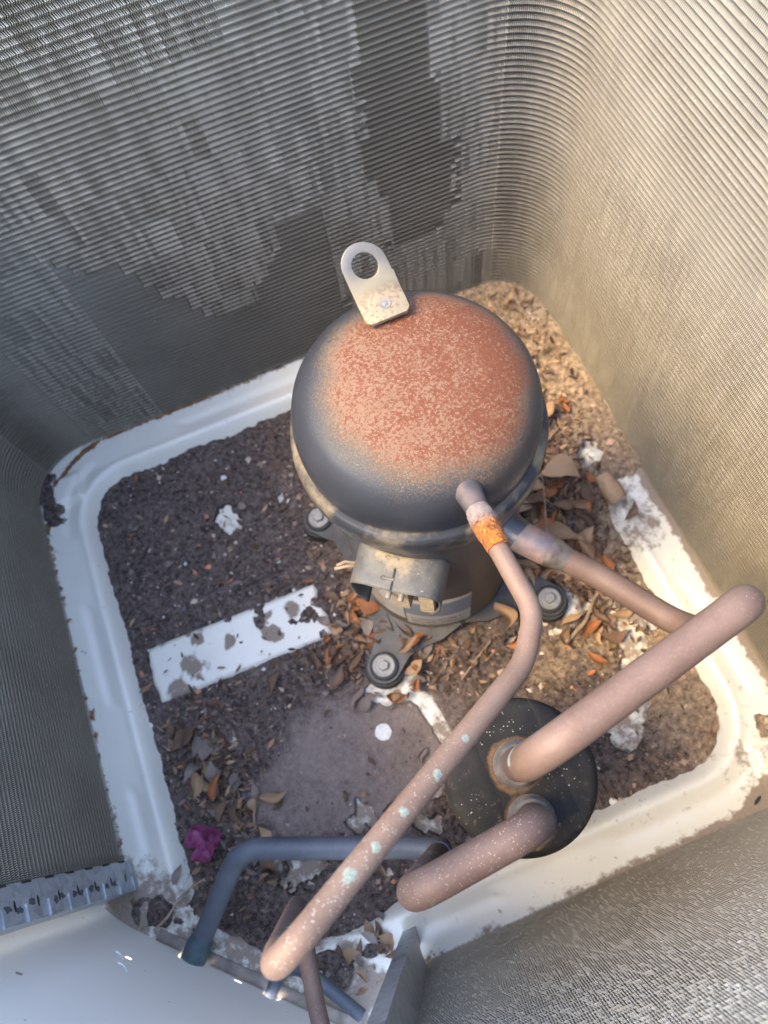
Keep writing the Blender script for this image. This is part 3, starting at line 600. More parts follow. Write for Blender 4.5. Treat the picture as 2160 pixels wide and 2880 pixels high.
# feet, rubber mounts, washers, bolts
for (fx, fy) in FEET:
    d = Vector((fx - CX, fy - CY, 0)).normalized(); w = Vector((-d.y, d.x, 0)); L = (Vector((fx - CX, fy - CY, 0))).length; o = Vector((CX, CY, 0))
    prof = [(0.060, 0.058), (0.082, 0.046), (0.098, 0.030), (0.112, 0.0205)]
    left = [(u, b) for u, b in prof] + [(L + 0.0178 * math.sin(t), 0.0178 * math.cos(t)) for t in np.linspace(0, PI, 14)] + [(u, -b) for u, b in prof[::-1]]
    n = len(left); zt = lambda u: 0.0285 + 0.006 * (1 - min(1, max(0, (u - 0.06) / 0.05)))
    V = [o + d * u + w * b + Vector((0, 0, zt(u))) for u, b in left] + [o + d * u + w * b + Vector((0, 0, zt(u) - 0.005)) for u, b in left]
    foot = obj('mounting_foot', (V, [tuple(range(n)), tuple(range(2 * n - 1, n - 1, -1))] + [(i, (i + 1) % n, n + (i + 1) % n, n + i) for i in range(n)]), M['foot'], comp, ang=30)
    obj('grommet', lathe((fx, fy, 0), [(0.018, 0.006), (0.0212, 0.009), (0.0218, 0.016), (0.0205, 0.0228), (0.0150, 0.0233)], 32), M['rubber'], foot)
    obj('collar', lathe((fx, fy, 0), [(0.0150, 0.0287), (0.0150, 0.0312), (0.0140, 0.0322), (0.004, 0.0322)], 32), M['rubber'], foot)
    obj('washer', lathe((fx, fy, 0), [(0.0118, 0.0324), (0.0118, 0.0336), (0.0112, 0.0342), (0.0092, 0.0341), (0.0086, 0.0335), (0.003, 0.0335)], 32), M['washer'], foot)
    obj('bolt_head', lathe((fx, fy, 0), [(0.0058, 0.0337), (0.0058, 0.0372), (0.0050, 0.0382), (0.0, 0.0384)], 6), M['washer'], foot, ang=20)
# lifting lug: rounded tongue with a hole, folded on to the dome
def lug():
    th = 0.0034; xc, w = 0.0760, 0.0152; yb = 0.300; zf = 0.4052
    xr = math.radians(-2)
    # front view outline of the tongue (t along height)
    hole_r, ztop = 0.0084, 0.0345
    def T(x, t): # leaning tongue: along +z with slight lean to -y? and drift in x
        return Vector((xc + x - 0.10 * t, yb + 0.70 * (t - 0.004), zf + th + 0.004 + 0.70 * (t - 0.004)))
    bm = bmesh.new(); hc = ztop - 0.0155
    out = [(-w, 0.004)] + [(-w, hc * 0.6)] + [(0.0150 * math.cos(t), hc + 0.0150 * math.sin(t)) for t in np.linspace(PI, 0, 22)] + [(w, hc * 0.6), (w + 0.0008, hc * 0.55), (w + 0.0008, 0.004)]
    hl = [(hole_r * math.cos(t), hc + hole_r * math.sin(t)) for t in np.linspace(0, 2 * PI, 28, endpoint=False)]
    edges = []
    for lp in (out, hl):
        vv = [bm.verts.new(T(x, t)) for x, t in lp]; edges += [bm.edges.new((vv[i], vv[(i + 1) % len(vv)])) for i in range(len(vv))]
    bmesh.ops.triangle_fill(bm, use_beauty=True, edges=edges)
    # bend and flange
    prof = [(yb, zf + th + 0.004), (yb - 0.0022, zf + th + 0.0019), (yb - 0.0048, zf + th + 0.0004), (yb - 0.0078, zf + 0.0033)] + [(yb - 0.012, zf + 0.0030), (yb - 0.0205, zf + 0.0028), (yb - 0.0235, zf + 0.0026)]
    rows = []
    for j, (y, z) in enumerate(prof):
        a = 0.0 if j < len(prof) - 2 else (0.0004 if j == len(prof) - 2 else 0.0032)
        t0 = 0.004 if j == 0 else max(0, z - zf - th)
        rows.append([bm.verts.new((xc - w + a - 0.10 * t0, y, z)), bm.verts.new((xc + w + 0.0008 - a - 0.10 * t0, y, z))])
    for a, b in zip(rows, rows[1:]): bm.faces.new((a[0], a[1], b[1], b[0]))
    bmesh.ops.remove_doubles(bm, verts=bm.verts, dist=2e-4); bmesh.ops.recalc_face_normals(bm, faces=bm.faces)
    me = bpy.data.meshes.new('lifting_lug')
    for v in bm.verts: v.co -= comp.location
    bm.to_mesh(me); bm.free(); smooth(me, 35)
    o = link('lifting_lug', me, M['lug'], comp); md = o.modifiers.new('thickness', 'SOLIDIFY'); md.thickness = th; md.offset = 0
    bv = o.modifiers.new('edge', 'BEVEL'); bv.width = 0.0005; bv.segments = 2; bv.limit_method = 'ANGLE'; bv.angle_limit = math.radians(50)
    obj('spot_weld', lathe((xc + 0.0015, yb - 0.0125, zf + 0.0046), [(0.0044, 0), (0.004, 0.0005), (0.0022, 0.0004), (0.0016, 0.0009), (0, 0.0010)], 20), M['weld'], o)
lug()
# discharge fitting on the dome
fd = Vector((0.0, -0.80, 0.60)).normalized(); fp = Vector((0.0775, 0.1650, 0.3785))
obj('fitting_seat', lathe(fp - fd * 0.004, [(0.0135, 0.0), (0.0135, 0.0035), (0.0125, 0.0042), (0.0, 0.0042)], 40, fd), M['dome'], comp)
obj('seat_ring', lathe(fp + fd * 0.0002, [(0.0128, 0), (0.0132, 0.0007), (0.0122, 0.0009), (0.0118, 0.0001)], 40, fd), M['dark'], comp)
ax = (Vector((0.077, 0.131, 0.3850)) - fp).normalized()
stub = obj('discharge_stub', lathe(fp - ax * 0.010, [(0.0092, 0), (0.0092, 0.018), (0.0087, 0.022), (0.0076, 0.029), (0.0070, 0.033), (0.0068, 0.041)], 32, ax), M['stub'], comp)
q0 = fp + ax * 0.0225; path = [q0 + (Vector((0.0772, 0.1135, 0.3885)) - q0) * t for t in np.linspace(0, 1, 16)]
obj('rusted_sleeve', tube(path, 0.0079, 28, True, 0.055, lambda t: 0.0074 + 0.0011 * math.sin(PI * min(1, t * 1.15)) - 0.0004 * t), M['rust'], comp)
# suction stub on the shell
sd_ = Vector((0.43, -0.885, -0.02)).normalized(); sp = Vector((CX, CY, 0.272)) + sd_ * 0.078
obj('suction_stub', lathe(sp, [(0.0145, 0), (0.0140, 0.004), (0.0128, 0.010), (0.0128, 0.018)], 36, sd_), M['shell'], comp)
obj('weld_collar', lathe(sp, [(0.0168, -0.003), (0.0160, 0.003), (0.0140, 0.006)], 36, sd_), M['shell'], comp)
# terminal hood: bent strip standing off the shell, mouth towards the viewer
hd = math.radians(-126); HR = Vector((math.cos(hd), math.sin(hd), 0)); HT_ = Vector((-HR.y, HR.x, 0)); ctr = Vector((CX, CY, 0))
def hood():
    nU, nR = 44, 10; W, Hh = 0.0365, 0.026
    prof = []
    for i in range(nU + 1):
        a = PI * (1.30 - 1.60 * i / nU); cx_, sz = math.cos(a), math.sin(a)
        prof.append((W * math.copysign(abs(cx_) ** 0.62, cx_), 0.250 + Hh * (math.copysign(abs(sz) ** 0.62, sz) if sz > 0 else sz * 1.7)))
    V = []; F = []
    for j in range(nR + 1):
        for (t, z) in prof:
            r0 = math.sqrt(max(0.0, 0.0805 ** 2 - t * t)); r = r0 + (0.1085 - 0.003 * (t / W) ** 2 - r0) * j / nR
            V.append(ctr + HR * r + HT_ * t + Vector((0, 0, z - 0.10 * (r - r0))))
    k = nU + 1; mid = nU // 2 - 1
    for j in range(nR):
        for i in range(nU):
            F.append((j * k + i, j * k + i + 1, (j + 1) * k + i + 1, (j + 1) * k + i))
    o = obj('terminal_cover', (V, F), M['plastic'], comp); md = o.modifiers.new('thickness', 'SOLIDIFY'); md.thickness = 0.0016; md.offset = -1
    def top(r, t): return ctr + HR * r + HT_ * t + Vector((0, 0, 0.2762 - 0.10 * (r - 0.0805) + 0.0003))
    # seam slit and latch
    for (ra, rb) in ((0.091, 0.0985), (0.1010, 0.1083)):
        a, b = top(ra, -0.0012), top(rb, -0.0012); obj('seam_slit', ([a - HT_ * 0.0007, a + HT_ * 0.0007, b + HT_ * 0.0007, b - HT_ * 0.0007], [(0, 1, 2, 3)]), M['dark'], o)
    for r_ in (0.084, 0.0998):
        a = top(r_, -0.004); obj('latch', tube([a - HT_ * 0.004, a + HT_ * 0.0035], 0.0008, 8), M['plastic'], o)
        obj('latch_eye', lathe(a - HT_ * 0.0055, [(0.0016, -0.0003), (0.0016, 0.0006), (0.0010, 0.0007), (0.0009, 0.0)], 14), M['plastic'], o)
    for (t, w, zt, zb, r_) in ((0.0035, 0.0068, 0.268, 0.214, 0.104), (0.0245, 0.0058, 0.262, 0.212, 0.1035)):
        a = ctr + HR * r_ + HT_ * t
        V = [a + HT_ * (sx * w) + HR * (sr * 0.0012) + Vector((0, 0, z)) for z in (zb, zt) for sx in (-1, 1) for sr in (-1, 1)]
        obj('terminal_tab', (V, [(0, 1, 3, 2), (4, 6, 7, 5), (0, 4, 5, 1), (2, 3, 7, 6), (0, 2, 6, 4), (1, 5, 7, 3)]), M['tan_tab'], o, sm=False)
        V2 = [a + HT_ * (w * 0.96 + sx * 0.0007) + HR * (-0.006 + sr * 0.005) + Vector((0, 0, z)) for z in (zb + 0.003, zt) for sx in (-1, 1) for sr in (-1, 1)]
        obj('terminal_tab', (V2, [(0, 1, 3, 2), (4, 6, 7, 5), (0, 4, 5, 1), (2, 3, 7, 6), (0, 2, 6, 4), (1, 5, 7, 3)]), M['tan_tab'], o, sm=False)
    for t in (-0.004, 0.006): obj('terminal_pin', lathe(ctr + HR * 0.080 + HT_ * t + Vector((0, 0, 0.258)), [(0.0016, 0), (0.0016, 0.026), (0.0022, 0.027), (0.0022, 0.031), (0, 0.0315)], 12, HR), M['washer'], o)
    for dz, dt in ((0.0, 0.0), (0.004, 0.004)):
        a = ctr + HR * 0.084 - HT_ * 0.036 + Vector((0, 0, 0.236 + dz)); obj('lead_stub', tube([a, a - HT_ * 0.010 + HR * 0.003 + Vector((0, 0, dz * 2)), a - HT_ * (0.019 - dt) + HR * 0.008 + Vector((0, 0, 0.002 + dz * 2))], 0.0014, 8), M['stem'], o)
hood()
def shell_label(name, a0, a1, zf, mat):
    n = 24; V = []; F = []; uvs = []
    for j in range(2):
        for i in range(n + 1):
            t = i / n; a = math.radians(a0 + (a1 - a0) * t); z0, z1 = zf(t); V.append((CX + 0.0816 * math.cos(a), CY + 0.0816 * math.sin(a), z0 if j == 0 else z1))
    for i in range(n): F.append((i, i + 1, n + 2 + i, n + 1 + i))
    me = bpy.data.meshes.new(name); me.from_pydata([tuple(Vector(p) - comp.location) for p in V], [], F); uv = me.uv_layers.new(name='UVMap')
    for poly in me.polygons:
        for li in poly.loop_indices:
            vi = me.loops[li].vertex_index; uv.data[li].uv = ((vi % (n + 1)) / n, vi // (n + 1))
    smooth(me, 60); return link(name, me, mat, comp)
shell_label('data_label', -132, -85, lambda t: (0.042, 0.146), M['label_blue'])['label'] = 'blue grey data label with small print along its foot'
shell_label('data_label', -176, -133, lambda t: (0.056, 0.146), M['label_white'])['label'] = 'white label with dark lettering'

# ------------------------------------------------------------------ accumulator
AX, AY, AZ = 0.038, -0.005, 0.352
acc = empty('suction_accumulator', (AX, AY, 0.0), 'matt black accumulator tank with two pipes entering its round top', 'accumulator')
obj('tank', lathe((AX, AY, 0), [(0.0, 0.012), (0.030, 0.012), (0.040, 0.022), (0.0445, 0.036), (0.0445, 0.338), (0.0441, 0.3435), (0.0430, 0.3475), (0.0412, 0.3500), (0.039, 0.3512), (0.0, 0.3528)], 96), M['acc'], acc, ang=50)
def wrap_flap():
    # insulation sheet folds on the tank top: two raised straps with a step edge
    for (x0, x1, h) in ((-0.041, -0.0175, 0.0009), (0.0215, 0.040, 0.0008)):
        pts = []; n = 18
        rr = 0.0436
        ys = math.sqrt(rr * rr - (x0 if abs(x0) < abs(x1) else x1) ** 2)
        xin = x0 if abs(x0) < abs(x1) else x1; s = 1 if xin > 0 else -1; a_in = math.acos(abs(xin) / rr)
        arc = [(s * rr * math.cos(t), rr * math.sin(t)) for t in np.linspace(-a_in, a_in, n)]
        def zt(x, y):
            r = math.hypot(x, y); return float(np.interp(r, [0, 0.039, 0.0412, 0.0430, 0.0441, 0.0446], [0.3528, 0.3512, 0.3500, 0.3475, 0.3435, 0.339]))
        V = []; F = []; m_ = 7
        for (ax_, ay_) in arc:
            for q in range(m_ + 1):
                f = q / m_; x = xin + (ax_ - xin) * f; V.append((AX + x, AY + ay_, zt(x, ay_) + h * (1 if q else 0.15)))
        for i in range(n - 1):
            for q in range(m_): F.append((i * (m_ + 1) + q, i * (m_ + 1) + q + 1, (i + 1) * (m_ + 1) + q + 1, (i + 1) * (m_ + 1) + q))
        obj('wrap_flap', (V, F), M['acc'], acc, ang=80)
wrap_flap()
SF, AF = (0.038, 0.001), (0.033, -0.0285)
for (fx, fy) in (SF, AF):
    obj('socket', lathe((fx, fy, 0), [(0.0138, 0.351), (0.0135, 0.3535), (0.0124, 0.3545), (0.0119, 0.3580), (0.0108, 0.3590), (0.0100, 0.3590)], 36), M['socket'], acc)

# ------------------------------------------------------------------ pipes
def pipe(name, label, pts, rad, r, mat, step=0.004, speck=None, cat='pipe'):
    base = Vector(pts[0]); root = empty(name, (base.x, base.y, 0), label, cat)
    p = resample(fillet(pts, rad), step); o = obj('tube', tube(p, r, 28), mat, root)
    set_attr(o, 'speck', speck or (lambda co: np.full(len(co), 0.5))); return root, p
def ring(p, i, r, h, mat, root, name='braze_ring'):
    d = (p[min(i + 1, len(p) - 1)] - p[max(i - 1, 0)]).normalized()
    return obj(name, lathe(p[i] - d * h / 2, [(r * 0.93, 0), (r, h * 0.2), (r * 1.02, h * 0.5), (r, h * 0.8), (r * 0.93, h)], 28, d), mat, root)
dpts = [(0.0770, 0.117, 0.3875), (0.0785, 0.070, 0.392), (0.0600, 0.046, 0.398), (-0.0905, -0.0320, 0.4830), (-0.0985, -0.0300, 0.440)]
dis, dp = pipe('discharge_pipe', 'thin pink copper pipe bending from the rusted sleeve across the front of the photo', dpts, [0.030, 0.038, 0.014], 0.00615, M['copper'],
               speck=lambda co: 0.15 + 0.85 * sstep(-co[:, 0], -0.04, 0.03) * (co[:, 2] > 0.30))
hp = resample(fillet([(-0.0975, -0.0302, 0.446), (-0.126, -0.0235, 0.262), (-0.1385, -0.0885, 0.245), (-0.140, -0.150, 0.255)], [0.015, 0.05]), 0.004)
ho = obj('hairpin_bend', tube(hp, 0.0060, 28), M['copper_dark'], dis); set_attr(ho, 'speck', lambda co: np.full(len(co), 0.25))
# pale green patina spots on the discharge pipe
for (fx, rad) in ((0.012, 0.0021), (-0.0085, 0.0027), (-0.0265, 0.0024), (-0.043, 0.0024), (-0.0555, 0.0033)):
    i = min((q for q in range(len(dp)) if dp[q].z > 0.39), key=lambda q: abs(dp[q].x - fx)); d = (dp[i + 1] - dp[i - 1]).normalized()
    side = Vector((random.uniform(-0.35, 0.35), random.uniform(-0.2, 0.2), 1)); nn = (side - d * side.dot(d)).normalized(); b = d.cross(nn)
    V = [dp[i] + nn * 0.0063]; n = 18
    for rr in (0.6, 1.0):
        for k in range(n):
            t = 2 * PI * k / n; q = rad * rr * random.uniform(0.68, 1.15); u, w_ = q * math.cos(t), q * math.sin(t)
            V.append(dp[i] + d * u + b * (0.0065 * math.sin(w_ / 0.0065)) + nn * (0.00625 * math.cos(w_ / 0.0065) + (0.00005 if rr < 1 else -0.0001)))
    F = [(0, 1 + k, 1 + (k + 1) % n) for k in range(n)] + [(1 + k, 1 + n + k, 1 + n + (k + 1) % n, 1 + (k + 1) % n) for k in range(n)]
    obj('patina_spot', (V, F), M['patina'], dis)
s_end = sp + sd_ * 0.016
spts = [tuple(s_end), (0.1585, 0.1000, 0.262), (0.198, 0.0335, 0.268), (0.1765, 0.0285, 0.4215), (0.0395, -0.0005, 0.4215), (0.038, 0.001, 0.352)]
suc, sp_ = pipe('suction_pipe', 'thick mauve copper pipe looping from the compressor side over to the accumulator top', spts, [0.06, 0.030, 0.018, 0.030], 0.0096, M['copper_suct'],
                speck=lambda co: 0.12 + 0.8 * sstep(co[:, 0], 0.155, 0.18) * (co[:, 2] > 0.35))
p0 = sp_[0]; d0 = (sp_[2] - sp_[0]).normalized()
obj('swaged_socket', lathe(p0 - d0 * 0.001, [(0.0124, 0), (0.0124, 0.020), (0.0120, 0.026), (0.0104, 0.031)], 32, d0), M['heat'], suc)
obj('braze_band', lathe(p0 + d0 * 0.0245, [(0.0119, 0), (0.0122, 0.003), (0.0112, 0.008), (0.0102, 0.012), (0.0097, 0.016)], 32, d0), M['braze'], suc)
opts = [(0.033, -0.0285, 0.352), (0.032, -0.0285, 0.4000), (-0.0395, -0.0345, 0.4015), (-0.0315, -0.0375, 0.098), (-0.060, -0.024, 0.096), (-0.199, 0.030, 0.096), (-0.268, -0.024, 0.040), (-0.310, -0.062, 0.020)]
out, op = pipe('outlet_pipe', 'brown copper pipe dropping from the accumulator, then running low and blue grey', opts[:4] + [(-0.0312, -0.0376, 0.086)], [0.018, 0.017, 0.02], 0.0092, M['copper_dark'],
                speck=lambda co: np.where(co[:, 2] > 0.36, 0.75, 0.1))
low = resample(fillet([(-0.0318, -0.0372, 0.150), (-0.0314, -0.0376, 0.098), (-0.060, -0.024, 0.096), (-0.199, 0.0300, 0.096), (-0.268, -0.024, 0.042), (-0.312, -0.0630, 0.022)], [0.016, 0.03, 0.034, 0.05]), 0.004)
lo = obj('low_tube', tube(low, 0.0096, 28, True), M['grey_pipe'], out); lo['label'] = 'blue grey tarnished run low over the pan'; set_attr(lo, 'speck', lambda co: np.full(len(co), 0.3))
d1 = (low[-1] - low[-6]).normalized()
obj('end_socket', tube([low[-1] - d1 * 0.060, low[-1] - d1 * 0.052, low[-1] - d1 * 0.01, low[-1] + d1 * 0.012], 0.0118, 28, True, 0, lambda t: 0.0098 if t < 0.05 else 0.0120), M['pipe_end'], out)
liq, lp = pipe('liquid_line', 'narrow dark line entering the corner panel notch under the copper bend', [(-0.252, -0.116, 0.018), (-0.214, -0.0795, 0.030), (-0.186, -0.080, 0.060), (-0.150, -0.135, 0.055)], [0.012, 0.03], 0.0058, M['grey_pipe'])
obj('end_socket', tube(lp[:8], 0.0066, 20), M['pipe_end'], liq)

# ------------------------------------------------------------------ leaves, twigs and litter
def leaf_mesh(i):
    rs = random.Random(100 + i); n = 10; L = 1.0; W = rs.uniform(0.13, 0.29); curl = rs.uniform(-1.2, 1.8); fold = rs.uniform(-0.2, 1.6); tw = rs.uniform(-1.6, 1.6); bend = rs.uniform(-0.25, 0.25); V = []; F = []
    for a in range(n):
        t = a / (n - 1); w = W * math.sin(PI * min(1, t ** 0.8 * 0.985 + 0.005)) ** 1.1 * rs.uniform(0.92, 1.08); x = (t - 0.5) * L * (1 - 0.15 * abs(curl))
        zc = 0.22 * curl * (4 * (t - 0.5) ** 2 - 0.4); ang = tw * (t - 0.5)
        for s in (-1, -0.5, 0, 0.5, 1):
            y = w * s * (1 - 0.25 * max(0, fold - 0.5)); z = fold * abs(s) ** 1.5 * w * 0.9 + rs.uniform(-0.012, 0.012)
            V.append((x, bend * (4 * (t - 0.5) ** 2) + y * math.cos(ang) - z * math.sin(ang), zc + y * math.sin(ang) + z * math.cos(ang)))
    for a in range(n - 1):
        for s in range(4): F.append((a * 5 + s, a * 5 + s + 1, a * 5 + s + 6, a * 5 + s + 5))
    me = bpy.data.meshes.new('leaf_blade'); me.from_pydata(V, [], F); me.shade_smooth()
    me['shape'] = 'folded' if fold > 0.9 else ('curled' if curl > 0.6 else ('arched' if curl < -0.4 else 'flat')); return me
LEAF = {}
for c in LM:
    LEAF[c] = []
    for i in range(10):
        me = leaf_mesh(i + 13 * len(c)); me.materials.append(LM[c]); LEAF[c].append(me)
def put_leaf(x, y, size, rz, color, label, group=None, tilt=None, lift=0.0, variant=None, name='dry_leaf', cat='leaf'):
    me = LEAF[color][variant if variant is not None else random.randrange(10)]; o = bpy.data.objects.new(name, me); COL.objects.link(o)
    z = float(ground_z(x, y)); tx, ty = tilt or (random.gauss(0, 0.28), random.gauss(0, 0.28))
    o.scale = (size, size, size * random.uniform(0.7, 1.1)); o.rotation_euler = (tx, ty, rz); o.location = (x, y, z + size * 0.10 + 0.0012 + lift); return tag(o, label, cat, group)
MARKS = [('the right mounting foot', .169, .139), ('the suction socket', .150, .150), ('the rolled leaf', .287, .22), ('the largest curled leaf', .243, .262), ('the compressor shell', .160, .245), ('the compressor shell, lower side', .150, .195),
         ('the right rim bend', .278, .165), ('the middle of the suction pipe', .185, .085), ('the yellowish leaf', .212, .285), ('the bare white patch in the right heap', .286, .273), ('the rear foot', .172, .326), ('the right coil foot', .325, .33), ('the back coil foot', .17, .525),
         ('the back right corner bend', .30, .49), ('the broad flat leaf', .214, .202), ('the long leaf in the heap', .223, .168), ('the front mounting foot', -.020, .142), ('the terminal hood', .0, .19), ('the left mounting foot', -.026, .326), ('the right end of the white rib', -.045, .232),
         ('the pressed white web', .005, .08), ('the data label side of the shell', .055, .135), ('the orange leaf under the pipe bend', .11, .112), ('the left end of the white rib', -.262, .235), ('the pale pointed leaf', -.2435, .115), ('the purple bract', -.2525, .045), ('the lone leaf on the silt', -.174, .065),
         ('the white splash', -.047, .083), ('the bend of the blue grey pipe', -.205, .03), ('the straight of the blue grey pipe', -.12, .0), ('the accumulator side', -.02, .0), ('the foot of the brown riser', -.04, -.035), ('the copper hairpin', -.13, -.035), ('the folded end plate', -.105, -.09),
         ('the liquid line', -.155, -.10), ('the left rim corner', -.26, .46), ('the middle of the left rim', -.27, .34), ('the bare white chip', -.127, .378), ('the back rim', -.13, .47), ('the low front rim', .02, -.055)]
SEEN = {}
def leaf_label(x, y, size, color, shape):
    m = min(MARKS, key=lambda q: math.hypot(q[1] - x, q[2] - y)); big = 'large' if size > 0.027 else ('small' if size < 0.0175 else 'mid sized')
    return '%s %s %s leaf by %s' % (big, shape, {'tan': 'tan', 'brown': 'dark brown', 'grey': 'grey brown', 'orange': 'rust orange', 'yellow': 'yellow'}[color], m[0])
def clear(x, y):
    if (x - CX) ** 2 + (y - CY) ** 2 < 0.086 ** 2 or (x - AX) ** 2 + (y - AY) ** 2 < 0.05 ** 2: return False
    if any((x - a) ** 2 + (y - b) ** 2 < 0.027 ** 2 for a, b in FEET): return False
    return True
def scatter(n, fn, smin, smax, colors, labels, group, lift=0.004):
    k = 0; tries = 0
    while k < n and tries < n * 40:
        tries += 1; x, y = fn()
        if not clear(x, y) or rim_dist(np.array([x]), np.array([y]))[0] < 0.012: continue
        c = random.choice(colors); sz = random.uniform(smin, smax); v = random.randrange(10); lb = leaf_label(x, y, sz, c, LEAF[c][v]['shape'])
        if SEEN.get(lb, 0) >= 1 and tries < n * 12: continue
        SEEN[lb] = SEEN.get(lb, 0) + 1; put_leaf(x, y, sz, random.uniform(0, 2 * PI), c, lb, group, lift=random.uniform(0, lift), variant=v); k += 1
U, G = random.uniform, random.gauss
scatter(112, lambda: (G(0.20, 0.030), G(0.225, 0.060)), 0.018, 0.042, ['tan', 'tan', 'tan', 'brown', 'brown', 'orange'],
        {'tan': 'curled tan dead leaf in the heap right of the compressor', 'brown': 'dark brown dead leaf in the heap right of the compressor', 'orange': 'rust orange dead leaf in the heap right of the compressor'}, 'dead leaves heaped right of the compressor', 0.012)
scatter(22, lambda: (U(0.17, 0.31), U(0.32, 0.50)), 0.012, 0.026, ['tan', 'brown', 'orange'],
        {'tan': 'small tan leaf on the sandy dirt in the back right corner', 'brown': 'small brown leaf on the sandy dirt in the back right corner', 'orange': 'small orange leaf on the sandy dirt in the back right corner'}, 'leaves in the back right corner')
scatter(70, lambda: (G(-0.020, 0.034), G(0.182, 0.034)), 0.014, 0.034, ['brown', 'brown', 'tan', 'grey', 'orange'],
        {'tan': 'pale tan leaf in the dark litter before the compressor feet', 'brown': 'dark brown leaf in the dark litter before the compressor feet', 'grey': 'grey brown leaf in the dark litter before the compressor feet', 'orange': 'orange brown leaf in the dark litter before the compressor feet'}, 'leaves in front of the compressor', 0.008)
scatter(30, lambda: (lambda t: (-0.248 + 0.05 * t + G(0, 0.012), 0.175 - 0.16 * t + G(0, 0.01)))(random.random()), 0.014, 0.030, ['grey', 'grey', 'tan', 'brown'],
        {'tan': 'pale tan leaf in the drift along the left rim', 'brown': 'dark leaf in the drift along the left rim', 'grey': 'grey brown leaf in the drift along the left rim'}, 'leaves drifted along the left rim', 0.005)
scatter(20, lambda: (U(-0.26, -0.03), U(0.27, 0.46)), 0.008, 0.018, ['grey', 'brown', 'brown'],
        {'brown': 'small dark leaf scrap on the soil left of the compressor', 'grey': 'small grey leaf scrap on the soil left of the compressor'}, 'leaf scraps left of the compressor', 0.002)
scatter(20, lambda: (U(-0.22, 0.0), U(-0.05, 0.07)), 0.010, 0.022, ['grey', 'brown', 'brown', 'tan'],
        {'tan': 'pale leaf scrap near the low blue grey pipe', 'brown': 'dark leaf scrap near the low blue grey pipe', 'grey': 'grey leaf scrap near the low blue grey pipe'}, 'leaf scraps round the low pipe', 0.002)
scatter(16, lambda: (U(-0.16, -0.11), U(-0.12, -0.07)), 0.012, 0.026, ['brown', 'grey', 'tan'],
        {'tan': 'pale leaf in the dirt beside the folded end plate', 'brown': 'dark leaf in the dirt beside the folded end plate', 'grey': 'grey leaf in the dirt beside the folded end plate'}, 'leaves beside the folded end plate', 0.004)
# single leaves one can pick out
put_leaf(-0.2435, 0.108, 0.036, 1.3, 'tan', 'pale tan pointed leaf standing up above the purple bract', tilt=(0.3, 0.2), lift=0.008, variant=2)
put_leaf(-0.229, 0.099, 0.032, 0.9, 'orange', 'orange brown leaf beside the pale pointed leaf near the left rim', tilt=(0.2, -0.2), lift=0.006, variant=4)
put_leaf(-0.174, 0.065, 0.032, -0.1, 'tan', 'lone tan leaf on bare silt above the blue grey pipe', tilt=(0.1, 0.1), lift=0.002, variant=5)
put_leaf(0.243, 0.262, 0.050, -0.5, 'tan', 'largest curled tan leaf high in the heap near the right coil', tilt=(0.35, 0.1), lift=0.020, variant=1)
put_leaf(0.214, 0.202, 0.046, -0.6, 'tan', 'broad tan leaf lying flat beside the suction socket', tilt=(0.1, 0.1), lift=0.014, variant=3)
put_leaf(0.223, 0.168, 0.044, -0.9, 'tan', 'long tan leaf below the suction pipe heap', tilt=(0.2, 0.0), lift=0.010, variant=6)
put_leaf(0.212, 0.275, 0.034, -0.7, 'yellow', 'yellowish leaf tucked beside the compressor shell', tilt=(0.1, 0.2), lift=0.014, variant=2)
put_leaf(0.188, 0.176, 0.036, 0.7, 'orange', 'curled orange leaf above the right mounting foot', tilt=(0.4, 0.1), lift=0.012, variant=4)
put_leaf(0.122, 0.117, 0.030, 0.2, 'orange', 'orange leaf poking out under the discharge pipe bend', tilt=(0.5, 0.1), lift=0.008, variant=1)
put_leaf(0.013, 0.150, 0.032, 0.3, 'tan', 'dry tan leaf lying on the front mounting foot', tilt=(0.0, 0.0), lift=0.022, variant=7)
put_leaf(0.263, -0.040, 0.016, 0.5, 'tan', 'small clean tan leaf at the lower right rounded rim', tilt=(0.0, 0.1), lift=0.002, variant=3)
put_leaf(-0.268, 0.222, 0.020, 0.4, 'tan', 'round tan leaf at the left end of the white rib', tilt=(0.0, 0.0), lift=0.004, variant=5)
put_leaf(-0.284, 0.0345, 0.026, 0.9, 'grey', 'pale grey leaf lodged beside the lower end of the slotted plate', tilt=(0.3, 0.1), lift=0.006, variant=2)
put_leaf(0.305, -0.072, 0.030, 1.9, 'grey', 'grey leaf at the right picture edge by the corner pad', tilt=(0.0, 0.2), lift=0.004, variant=8)
put_leaf(-0.3275, 0.218, 0.014, 1.4, 'orange', 'bright orange leaf chip wedged between left coil and rim', tilt=(0.0, 0.0), lift=0.0, variant=6)
put_leaf(0.262, 0.108, 0.026, -0.4, 'tan', 'tan leaf against the right rim under the suction pipe', tilt=(0.2, 0.1), lift=0.003, variant=9)
